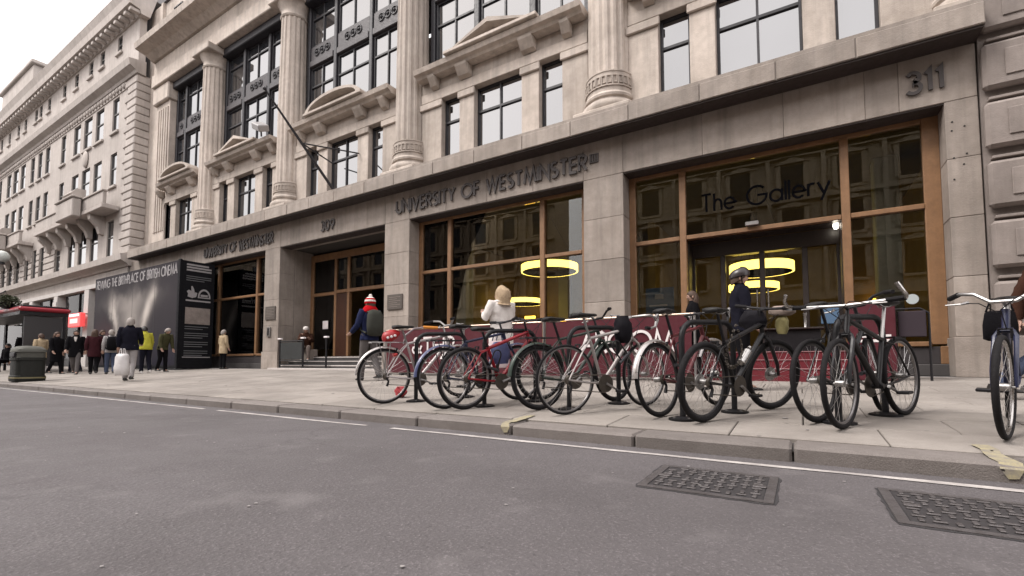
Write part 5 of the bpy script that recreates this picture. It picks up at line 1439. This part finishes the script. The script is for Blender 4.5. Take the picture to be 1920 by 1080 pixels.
# ================================================================== PEOPLE
SKIN = mat('skin', (.42, .26, .20), .6, var=.2, scale=20, coords='obj')
EYE = mat('eye_dark', (.02, .015, .012), .3)
def cloth(n, c): return mat('cloth_' + n, c, .95, spec=.08, var=.35, scale=7, bump=.3, bscale=120, coords='obj')
C_NAVY = cloth('navy', (.010, .010, .017)); C_BLACK = cloth('black', (.007, .0065, .008)); C_WHITE = cloth('white', (.70, .66, .63)); C_BEIGE = cloth('beige', (.42, .33, .22)); C_JEAN = cloth('jean', (.06, .075, .12)); C_GREY = cloth('grey', (.12, .11, .11)); C_LGREY = cloth('light_grey', (.33, .31, .31)); C_YEL = cloth('hivis', (.40, .38, .05)); C_RED = cloth('red', hexc('#a50f18')); C_BLUE = cloth('blue', (.018, .023, .062)); C_BROWN = cloth('brown', (.055, .026, .018)); C_TAUPE = cloth('taupe', (.22, .18, .16)); C_DKGRN = cloth('dark_green', (.05, .052, .045)); C_TAN = cloth('tan', (.36, .28, .22))
H_BRN = mat('hair_brown', (.06, .032, .02), .7, var=.4, scale=30, coords='obj'); H_BLK = mat('hair_black', (.015, .012, .011), .6, var=.3, scale=30, coords='obj'); H_GRY = mat('hair_grey', (.28, .25, .23), .7, var=.4, scale=30, coords='obj'); H_RED = mat('hair_auburn', (.11, .035, .02), .7, var=.5, scale=30, coords='obj')
SHOE = mat('shoe_dark', (.02, .018, .017), .5, var=.3); SHOE_L = mat('shoe_light', (.5, .48, .46), .6)

def skin_body(verts, edges, radii, parent):
    me = bpy.data.meshes.new('body'); me.from_pydata([tuple(v) for v in verts], edges, []); me.materials.append(SKIN)
    o = link('body', me, parent, True)
    md = o.modifiers.new('skin', 'SKIN'); md.use_smooth_shade = True
    for sv, r_ in zip(me.skin_vertices[0].data, radii): sv.radius = (r_, r_)
    me.skin_vertices[0].data[0].use_root = True
    ss = o.modifiers.new('sub', 'SUBSURF'); ss.levels = 1; ss.render_levels = 1
    return o

def person(x, y, heading, label, h=1.72, z=None, stride=0., top=None, hem='hip', legs=C_BLACK, shoes=SHOE, hair=H_BRN, hat=None, armL=None, armR=None,
           bend=0., sit=False, look=0., hair_long=False, wide=1.0, group=None, sleeve=None, skirt=None):
    s = h / 1.75
    root = empty('person', (x, y, zp(y) if z is None else z), (0, 0, R(heading))); root.scale = (s, s, s)
    tag(root, label, 'person', group)
    ph = .95 if not sit else .50
    dz = ph - .95
    Mb = Matrix.Translation((0, 0, ph)) @ Matrix.Rotation(R(bend), 4, 'Y') @ Matrix.Translation((0, 0, -ph))
    def T(p): return Mb @ Vector((p[0], p[1], p[2] + dz))
    a = math.radians(stride)
    feet = []
    legj = []
    for sgn, sw in ((1, a), (-1, -a)):
        hip = Vector((0, sgn * .085, ph - .03))
        if sit:
            knee = Vector((.42, sgn * .11, ph + .0)); ank = Vector((.40 + .04 * sgn, sgn * .11, .09))
        else:
            kb_ = .12 if sw < 0 else .03
            knee = hip + Vector((.43 * math.sin(sw + kb_), sgn * .005, -.43 * math.cos(sw + kb_)))
            lo = sw - (.35 if sw < -.05 else .02)
            ank = knee + Vector((.41 * math.sin(lo), 0, -.41 * math.cos(lo)))
        legj.append((hip, knee, ank))
    if not sit:
        low = min(l[2].z for l in legj) - .085
        for l in legj:
            for v in l: v.z -= low * (1 if abs(stride) > 0 else 1)
        drop = low
    else: drop = 0
    Dn = Vector((0, 0, -drop))
    def U(p): return T(p) + Dn
    sh = [U((0, sg * .175 * wide, 1.42)) for sg in (1, -1)]
    arms = []
    for i, (sg, spec) in enumerate(((1, armL), (-1, armR))):
        if spec is None:
            sw = -a * .8 * sg
            el = sh[i] + Vector((.27 * math.sin(sw) , sg * .05, -.27 * math.cos(sw))); wr = el + Vector((.24 * math.sin(sw + .35), sg * .0, -.24 * math.cos(sw + .35)))
        else:
            el = sh[i] + Vector(spec[0]); wr = el + Vector(spec[1])
        arms.append((sh[i], el, wr))
    Rl = Matrix.Rotation(R(look), 4, 'Z')
    neck = U((0.0, 0, 1.48)); hc = neck + Mb.to_3x3() @ Vector((.015, 0, .06))
    def HD(p): return neck + Mb.to_3x3() @ (Rl @ Vector(p))
    head = [HD((.012, 0, .075)), HD((.018, 0, .13)), HD((.012, 0, .19)), HD((.005, 0, .235))]
    V = [U((0, 0, .95)), U((0, 0, 1.12)), U((0, 0, 1.30)), U((0, 0, 1.42)), neck] + head
    E = [(i, i + 1) for i in range(8)]
    rad = [.125, .105, .12, .09, .052, .066, .088, .085, .05]
    V.append(HD((.115, 0, .125))); E.append((6, 9)); rad.append(.014)      # nose
    for (hip, knee, ank) in legj:
        i = len(V); V += [hip, knee, ank, ank + Vector((.12, 0, -.05))]; E += [(0, i), (i, i + 1), (i + 1, i + 2), (i + 2, i + 3)]; rad += [.085, .052, .036, .026]
    for k, (s0, el, wr) in enumerate(arms):
        sg = 1 if k == 0 else -1
        d = (wr - el).normalized(); sd = d.cross(Vector((0, 0, 1)));  sd = sd.normalized() if sd.length > .1 else Vector((0, 1, 0)); dn = sd.cross(d)
        palm = wr + d * .055
        i = len(V); V += [s0, el, wr, palm]; E += [(3, i), (i, i + 1), (i + 1, i + 2), (i + 2, i + 3)]; rad += [.052, .038, .026, .03]
        for q, (off, ln_) in enumerate(((-.03, .062), (-.01, .075), (.01, .07), (.03, .055))):
            j = len(V); V += [palm + d * .03 + sd * off, palm + d * (.03 + ln_ * .6) + sd * off * 1.1 + dn * .012, palm + d * (.03 + ln_) + sd * off * 1.1 + dn * .035]
            E += [(i + 3, j), (j, j + 1), (j + 1, j + 2)]; rad += [.0105, .009, .0075]
        j = len(V); V += [wr + d * .035 - sd * .035 * sg, wr + d * .075 - sd * .05 * sg + dn * .015]; E += [(i + 2, j), (j, j + 1)]; rad += [.0115, .009]
    skin_body(V, E, rad, root)
    for sg in (1, -1):
        c = HD((.098, sg * .034, .142)); MB().ball(tuple(c), .011, n=8, m=5).build('eye', EYE, root, 60, True)
        c = HD((.005, sg * .088, .125)); MB().ball(tuple(c), .022, .010, .032, 8, 6).build('ear', SKIN, root, 60, True)
    # trousers
    tm = MB()
    for (hip, knee, ank) in legj: tm.tube([hip + Vector((0, 0, .05)), hip.lerp(knee, .35), hip.lerp(knee, .7), knee, knee.lerp(ank, .2), knee.lerp(ank, .4), knee.lerp(ank, .6), knee.lerp(ank, .8), knee.lerp(ank, .9), ank + Vector((0, 0, -.02))], [.10, .096, .085, .070, .074, .064, .066, .060, .066, .058], 12)
    n = 16
    def ell(zc, hw, hd, xo=0.): return [tuple(U((xo + hd * math.cos(2 * math.pi * k / n), hw * math.sin(2 * math.pi * k / n), zc))) for k in range(n)]
    tm.loft([ell(.86, .10, .07), ell(.90, .175, .115), ell(1.0, .165, .11), ell(1.06, .15, .10)])
    tm.build('trousers', legs, root, 60, True)
    for (hip, knee, ank) in legj:
        fy = ank.y; zb = ank.z - .085
        rg = []
        for dx, hw, ht in ((-.075, .028, .05), (-.06, .042, .095), (.0, .045, .10), (.07, .046, .06), (.14, .048, .045), (.19, .036, .035), (.205, .018, .02)):
            rg.append([(ank.x + dx, fy + hw * math.cos(t), zb + max(0, ht * (.5 + .5 * math.sin(t)))) for t in [2 * math.pi * k / 10 for k in range(10)]])
        MB().loft(rg).build('shoe', shoes, root, 50, True)
    # upper garment
    if top:
        w = wide
        hz = {'hip': .84, 'thigh': .68, 'knee': .50}[hem]
        rows = [(hz, .185 * w, .135), (hz + .01, .195 * w, .145), (.90, .19 * w, .14), (1.04, .168 * w, .125), (1.2, .178 * w, .13), (1.34, .195 * w, .13), (1.42, .185 * w, .11), (1.475, .115, .085), (1.52, .072, .07), (1.535, .066, .066)]
        if sit: rows = rows[2:]
        tb = MB(); rs = []
        fine = []
        for (r0, r1) in zip(rows, rows[1:]):
            mI = max(1, int((r1[0] - r0[0]) / .035))
            for q in range(mI): fine.append(tuple(r0[j] + (r1[j] - r0[j]) * q / mI for j in range(3)))
        rows = fine + [rows[-1]]
        n = 28; sd_ = random.uniform(0, 6)
        def ell(zc, hw, hd, xo=0.):
            am = .045 if zc < 1.40 else .015
            o_ = []
            for k in range(n):
                t = 2 * math.pi * k / n
                f_ = 1 + am * math.sin(4 * t + zc * 11 + sd_) + am * .7 * math.sin(7 * t - zc * 17 + sd_ * 2) + am * .6 * math.sin(zc * 42 + 2 * t)
                o_.append(tuple(U((xo + hd * f_ * math.cos(t), hw * f_ * math.sin(t), zc))))
            return o_
        for i, (zc, hw, hd) in enumerate(rows):
            ww = 1 + .015 * math.sin(i * 2.1)
            if zc < .95: rs.append([tuple(Vector((hd * ww * math.cos(2 * math.pi * k / n), hw * ww * math.sin(2 * math.pi * k / n) * (1 + .05 * math.sin(5 * 2 * math.pi * k / n + sd_)), zc + dz)) + Dn) for k in range(n)])
            else: rs.append(ell(zc, hw * ww, hd * ww))
        tb.loft(rs)
        for (s0, el, wr) in arms:
            tb.tube([s0.lerp(U((0, 0, 1.42)), .45), s0] + [s0.lerp(el, q / 6) for q in range(1, 6)] + [el] + [el.lerp(wr, q / 6) for q in range(1, 6)] + [wr - (wr - el) * .04], [.06, .078, .070, .076, .068, .074, .063, .068, .058, .063, .054, .058, .05, .046], 12)
        tb.build('coat' if hem != 'hip' else 'jacket', top, root, 60, True)
    if skirt: 
        MB().loft([ell(.50, .19, .15), ell(.8, .17, .13), ell(1.0, .16, .12)]).build('skirt', skirt, root, 60, True)
    # hair, hats
    def cap(rx, ry, rz, c, u0, u1, tilt=0.):
        rg = []
        for i in range(8):
            ph_ = u0 + (u1 - u0) * i / 7
            rg.append([tuple(HD((c[0] + rx * math.cos(ph_) * math.cos(t) - tilt * (1 if math.cos(t) > 0 else -.3) * (1 - i / 7) * -.0, c[1] + ry * math.cos(ph_) * math.sin(t), c[2] + rz * math.sin(ph_) + (.055 * math.cos(t) * (1 - i / 7) if tilt else 0)))) for t in [2 * math.pi * k / 16 for k in range(16)]])
        return MB().loft(rg)
    if hair and hat not in ('hood',):
        cap(.112, .098, .125, (-.008, 0, .135), -.35, 1.5, 1).build('hair', hair, root, 60, True)
        if hair_long: MB().loft([[tuple(HD((-.045 + .06 * math.cos(t) * k, .10 * math.sin(t) * k, zz))) for t in [2 * math.pi * j / 12 for j in range(12)]] for zz, k in ((-.09, .75), (-.02, 1.05), (.06, 1.1), (.14, 1.0), (.2, .7))]).build('long_hair', hair, root, 60, True)
    return root, HD, U, arms, legj

def ptag(n): return n
# 1 man in bobble hat, red scarf, backpack
p = person(-7.62, -3.0, 165, 'person in striped bobble hat and red scarf with a dark backpack, by the 309 porch', 1.76, stride=12, top=C_BLUE, hem='hip', legs=C_GREY, hair=H_BRN, armL=((.05, .06, -.27), (.22, .03, -.14)), look=18)
r_, HD, U = p[0], p[1], p[2]
hatm = MB()
for zz0, zz1, r0, r1, mm in ((.12, .16, .118, .12, 0), (.16, .20, .12, .112, 1), (.20, .235, .112, .092, 0), (.235, .262, .092, .05, 1)):
    MB().loft([[tuple(HD((-.003 + rr * math.cos(t), rr * .93 * math.sin(t), zz))) for t in [2 * math.pi * k / 18 for k in range(18)]] for zz, rr in ((zz0, r0), (zz1, r1))]).build('hat_band', (C_RED, C_WHITE)[mm], r_, 60, True)
MB().ball(tuple(HD((-.01, 0, .285))), .038, n=10, m=7).build('bobble', C_WHITE, r_, 60, True)
MB().loft([[tuple(U((-.01 + rr * 1.0 * math.cos(t), rr * 1.15 * math.sin(t), zz))) for t in [2 * math.pi * k / 18 for k in range(18)]] for zz, rr in ((1.40, .13), (1.43, .155), (1.49, .135), (1.545, .10), (1.56, .08))]).build('scarf', C_RED, r_, 60, True)
def backpack(P, m, s=1.0):
    rr, U_ = P[0], P[2]
    rg = []
    for zz, hw, hd in ((.92, .10, .05), (.95, .16, .10), (1.15, .175, .12), (1.35, .165, .10), (1.44, .12, .06), (1.46, .05, .02)):
        rg.append([tuple(U_((-.20 - hd * .3 + hd * math.cos(t), hw * math.copysign(abs(math.sin(t)) ** .7, math.sin(t)), zz))) for t in [2 * math.pi * k / 16 for k in range(16)]])
    MB().loft(rg).build('backpack', m, rr, 60, True)
    for sg in (-1, 1): MB().tube([U_((-.16, sg * .10, 1.40)), U_((0, sg * .11, 1.475)), U_((.13, sg * .11, 1.34)), U_((.05, sg * .17, 1.05)), U_((-.14, sg * .15, .98))], (.022), 6).build('strap', m, rr, 60, True)
backpack(p, C_DKGRN)
# 2 hooded white coat
p = person(-4.36, -3.0, 160, 'person with blonde hair in white coat standing before the middle window', 1.68, stride=4, top=C_WHITE, hem='thigh', legs=C_GREY, hair=None, hat='hood', armL=((.05, .09, -.25), (.17, -.09, .09)), armR=((.08, -.06, -.24), (.16, .09, .10)), wide=1.3)
HD = p[1]
MB().loft([[tuple(HD((-.02 + dx + rr * (1 + .05 * math.sin(5 * t + zz * 30)) * math.cos(t) * (1.12 if math.cos(t) < 0 else .92), rr * (.93 + .05 * math.sin(4 * t - zz * 25)) * math.sin(t), zz + .03 * math.cos(t)))) for t in [2 * math.pi * k / 18 + .15 * math.sin(7 * zz * 9) for k in range(18)]] for zz, rr, dx in ((-.06, .17, -.01), (-.04, .15, 0), (.02, .135, -.02), (.08, .15, -.03), (.14, .142, -.02), (.19, .135, -.03), (.235, .10, -.025), (.262, .05, -.03))]).build('hair', mat('hair_blonde', (.42, .31, .20), .8, var=.7, scale=26, bump=.5, bscale=70, coords='obj'), p[0], 60, True)
MB().tube([HD((-.01 + .12 * math.cos(t), .125 * math.sin(t), -.015)) for t in [2 * math.pi * k / 16 for k in range(16)]], .03, 8, True).build('collar', C_WHITE, p[0], 60, True)
MB().ball(tuple(HD((.095, 0, .09))), .05, .07, .085, 10, 8).build('face', SKIN, p[0], 60, True)
bgt = empty('carrier_bag', (-4.2, -3.25, zp(-3.2))); tag(bgt, 'pale pink and blue striped shopping bag by the white coat', 'bag')
MB().loft([[( -4.22 + .19 * w_ * math.cos(t), -3.28 + .10 * w_ * math.sin(t), zz) for t in [2 * math.pi * k / 14 for k in range(14)]] for zz, w_ in ((.14, .9), (.16, 1), (.40, 1.02), (.56, 1.0), (.58, .95))]).build('bag_body', mat('bag_pink', (.55, .45, .48), .6, var=.3, scale=12), bgt, 50)
for z_ in (.28, .44): MB().loft([[( -4.22 + .198 * math.cos(t), -3.28 + .107 * math.sin(t), zz) for t in [2 * math.pi * k / 14 for k in range(14)]] for zz in (z_, z_ + .05)], False).build('blue_stripe', C_BLUE, bgt, 50)
for s_ in (-1, 1): MB().tube([(-4.32, -3.28 + s_ * .06, .57), (-4.28, -3.28 + s_ * .05, .74), (-4.16, -3.28 + s_ * .05, .74), (-4.12, -3.28 + s_ * .06, .57)], .010, 6).build('bag_handle', C_BLUE, bgt, 50)
# 3 helmet
p = person(-.66, -2.95, 20, 'person in dark jacket and cycle helmet beside the maroon steps', 1.60, stride=6, top=C_NAVY, hem='hip', legs=C_BLACK, hair=H_BRN, look=-12)
HD = p[1]
MB().loft([[tuple(HD((.0 + rx * math.cos(t), rx * .85 * math.sin(t), zz + .02 * math.cos(t)))) for t in [2 * math.pi * k / 18 for k in range(18)]] for zz, rx in ((.145, .120), (.15, .135), (.19, .138), (.235, .122), (.27, .085), (.285, .03))]).build('helmet', mat('helmet_dark', (.025, .018, .02), .35), p[0], 60, True)
for sg in (-1, 1): MB().tube([HD((.02, sg * .105, .17)), HD((.03, sg * .085, .06)), HD((.05, 0, .0))], .008, 5).build('chin_strap', C_BLACK, p[0], 60, True)
# 4 person by the door post
person(-1.62, -.95, 200, 'person in black with long brown hair by the post left of the gallery door', 1.56, top=C_BLACK, hem='thigh', legs=C_BLACK, hair=H_BRN, hair_long=True)
# 5 seated person in the porch
p = person(-15.1, .72, -40, 'person in pale cap seated reading at the left of the 309 porch', 1.70, z=.285, top=C_BROWN, legs=C_TAUPE, shoes=SHOE_L, sit=True, bend=18, armL=((.12, .04, -.22), (.22, -.06, .06)), armR=((.12, -.04, -.22), (.22, .06, .06)), hair=H_GRY)
MB().loft([[tuple(p[1]((.005 + rx * math.cos(t), rx * .9 * math.sin(t), zz))) for t in [2 * math.pi * k / 16 for k in range(16)]] for zz, rx in ((.17, .112), (.21, .11), (.25, .085), (.27, .03))]).build('cap', C_WHITE, p[0], 60, True)
ld = MB().cbox(-15.66, -14.75, .55, .95, .285, .70, .015).build('stone_ledge', STONE_LOW); tag(ld, 'low stone ledge seating the reader at the left of the porch', 'ledge')
# 6 beige coat by left shop window
person(-18.6, -.35, 95, 'person in beige coat looking into the left shop window beside the hoarding', 1.50, top=C_BEIGE, hem='thigh', legs=C_BLACK, hair=H_GRY, wide=1.08)
# 7 dark coat with white carrier bag
p = person(-14.4, -4.72, 150, 'person with grey hair and dark coat holding a white carrier bag near the kerb', 1.60, stride=6, top=C_NAVY, hem='hip', legs=C_LGREY, hair=H_GRY, wide=1.08, armR=((.06, -.05, -.27), (.20, .03, -.12)))
wb_ = empty('carrier_bag', (-13.95, -5.0, zp(-5.0))); tag(wb_, 'white plastic carrier bag held low by the person near the kerb', 'bag')
rnd = random.Random(4)
MB().loft([[(-13.98 + .19 * w_ * math.cos(t) * rnd.uniform(.92, 1.06), -5.0 + .14 * w_ * math.sin(t) * rnd.uniform(.9, 1.08), zz) for t in [2 * math.pi * k / 14 for k in range(14)]] for zz, w_ in ((-.08, .85), (-.06, 1), (.10, 1.04), (.24, 1.0), (.36, .92), (.42, .8), (.44, .55))]).build('bag_body', mat('bag_white', (.62, .60, .60), .5, var=.3, scale=9), wb_, 60)
for s_ in (-1, 1): MB().tube([(-14.05, -5.0 + .05 * s_, .42), (-14.02, -5.0 + .03 * s_, .56), (-13.95, -5.0 + .03 * s_, .56), (-13.91, -5.0 + .05 * s_, .42)], .008, 6).build('bag_handle', MATS['bag_white'], wb_, 50)
person(-23.6, -3.2, 190, 'person in black jacket deep in the crowd between the black coat and the open coat', 1.62, stride=9, top=C_BLACK, hem='hip', legs=C_NAVY, hair=H_BLK)
person(-23.0, -2.6, 10, 'person in dark grey jacket deep in the crowd behind the open black coat', 1.64, stride=12, top=cloth('charcoal', (.02, .019, .021)), hem='thigh', legs=C_BLACK, hair=H_BRN)
person(-22.4, -2.2, 200, 'person in dark brown jacket deep in the crowd behind the wine coat', 1.6, stride=8, top=C_BROWN, hem='hip', legs=C_BLACK, hair=H_BLK)
# 8 group on the left
person(-23.9, -4.1, 200, 'person in pale beige coat behind the litter bin', 1.52, stride=10, top=C_BEIGE, hem='thigh', legs=C_LGREY, hair=H_BRN, wide=1.1)
person(-23.0, -3.9, 20, 'person in long black coat between the beige coat and the white collar', 1.56, stride=12, top=C_BLACK, hem='knee', legs=C_BLACK, hair=H_BRN, hair_long=True)
p = person(-21.6, -3.75, -25, 'person in open black coat with white collar walking towards the bin', 1.60, stride=16, top=C_BLACK, hem='thigh', legs=C_GREY, hair=H_BLK, wide=1.12)
MB().loft([[tuple(p[2]((.13 + .012 * math.cos(t), .05 * k * math.sin(t), zz))) for t in [2 * math.pi * j / 8 for j in range(8)]] for zz, k in ((1.28, .3), (1.38, .8), (1.46, 1.0))]).build('shirt_front', C_WHITE, p[0], 60, True)
p = person(-20.6, -3.55, 160, 'person in dark wine coat and black tights left of the jeans wearer', 1.56, stride=10, top=cloth('wine', (.045, .014, .018)), hem='thigh', legs=C_BLACK, hair=H_BRN, hair_long=True)
p = person(-19.8, -3.35, 170, 'person in pale top with dark backpack and blue jeans by the hoarding', 1.52, stride=8, top=C_LGREY, hem='hip', legs=C_JEAN, hair=H_GRY)
backpack(p, C_BLACK)
person(-18.75, -2.75, 175, 'person in yellow hi-vis jacket stooping at the hoarding', 1.66, stride=5, top=C_YEL, hem='hip', legs=C_NAVY, shoes=SHOE_L, hair=H_BLK, bend=22)
person(-19.3, -2.05, 10, 'person in dark olive jacket bent at the hoarding corner', 1.62, stride=4, top=cloth('olive_vis', (.06, .058, .03)), hem='hip', legs=C_BLACK, hair=H_GRY, bend=25)
p = person(-29.8, -3.75, -60, 'dark figure sitting in the bus shelter', 1.7, z=zp(-3.6), top=C_BLACK, legs=C_BLACK, sit=True, hair=H_BLK)
person(-26.8, -3.9, 180, 'dark clothed person standing at the right end of the bus shelter', 1.7, stride=6, top=C_BLACK, hem='thigh', legs=C_BLACK, hair=H_BLK)
# 9 bicycle and pedestrian at the right edge
b10 = bicycle(1.10 + .28, -5.53 + 1.0, 254, 'dark blue bicycle with pale handlebar standing at the right edge', P_BLU, tyre=.019, bars='riser', sad=.93, steer=-6, lean=-2, barh=.90, rim=CHROME, guard=None, lamp=False)
p = person(2.10, -2.95, 8, 'person in brown coat, jeans and boots striding out at the right edge', 1.70, stride=27, top=C_BROWN, hem='thigh', legs=C_JEAN, hair=H_RED, hair_long=True, armR=((-.16, -.05, -.2), (-.05, .0, -.24)))
hbag = empty('handbag', (1.66, -3.2, .42)); tag(hbag, 'black handbag carried by the person striding at the right edge', 'bag')
MB().loft([[(1.70 + .13 * w_ * math.cos(t), -3.22 + .05 * w_ * math.sin(t), zz) for t in [2 * math.pi * k / 12 for k in range(12)]] for zz, w_ in ((.44, .7), (.46, 1), (.6, 1.0), (.72, .85), (.74, .7))]).build('bag_body', C_BLACK, hbag, 50)
MB().tube([(1.60, -3.22, .73), (1.64, -3.22, .86), (1.76, -3.22, .86), (1.80, -3.22, .73)], .009, 6).build('bag_handle', C_BLACK, hbag, 50)
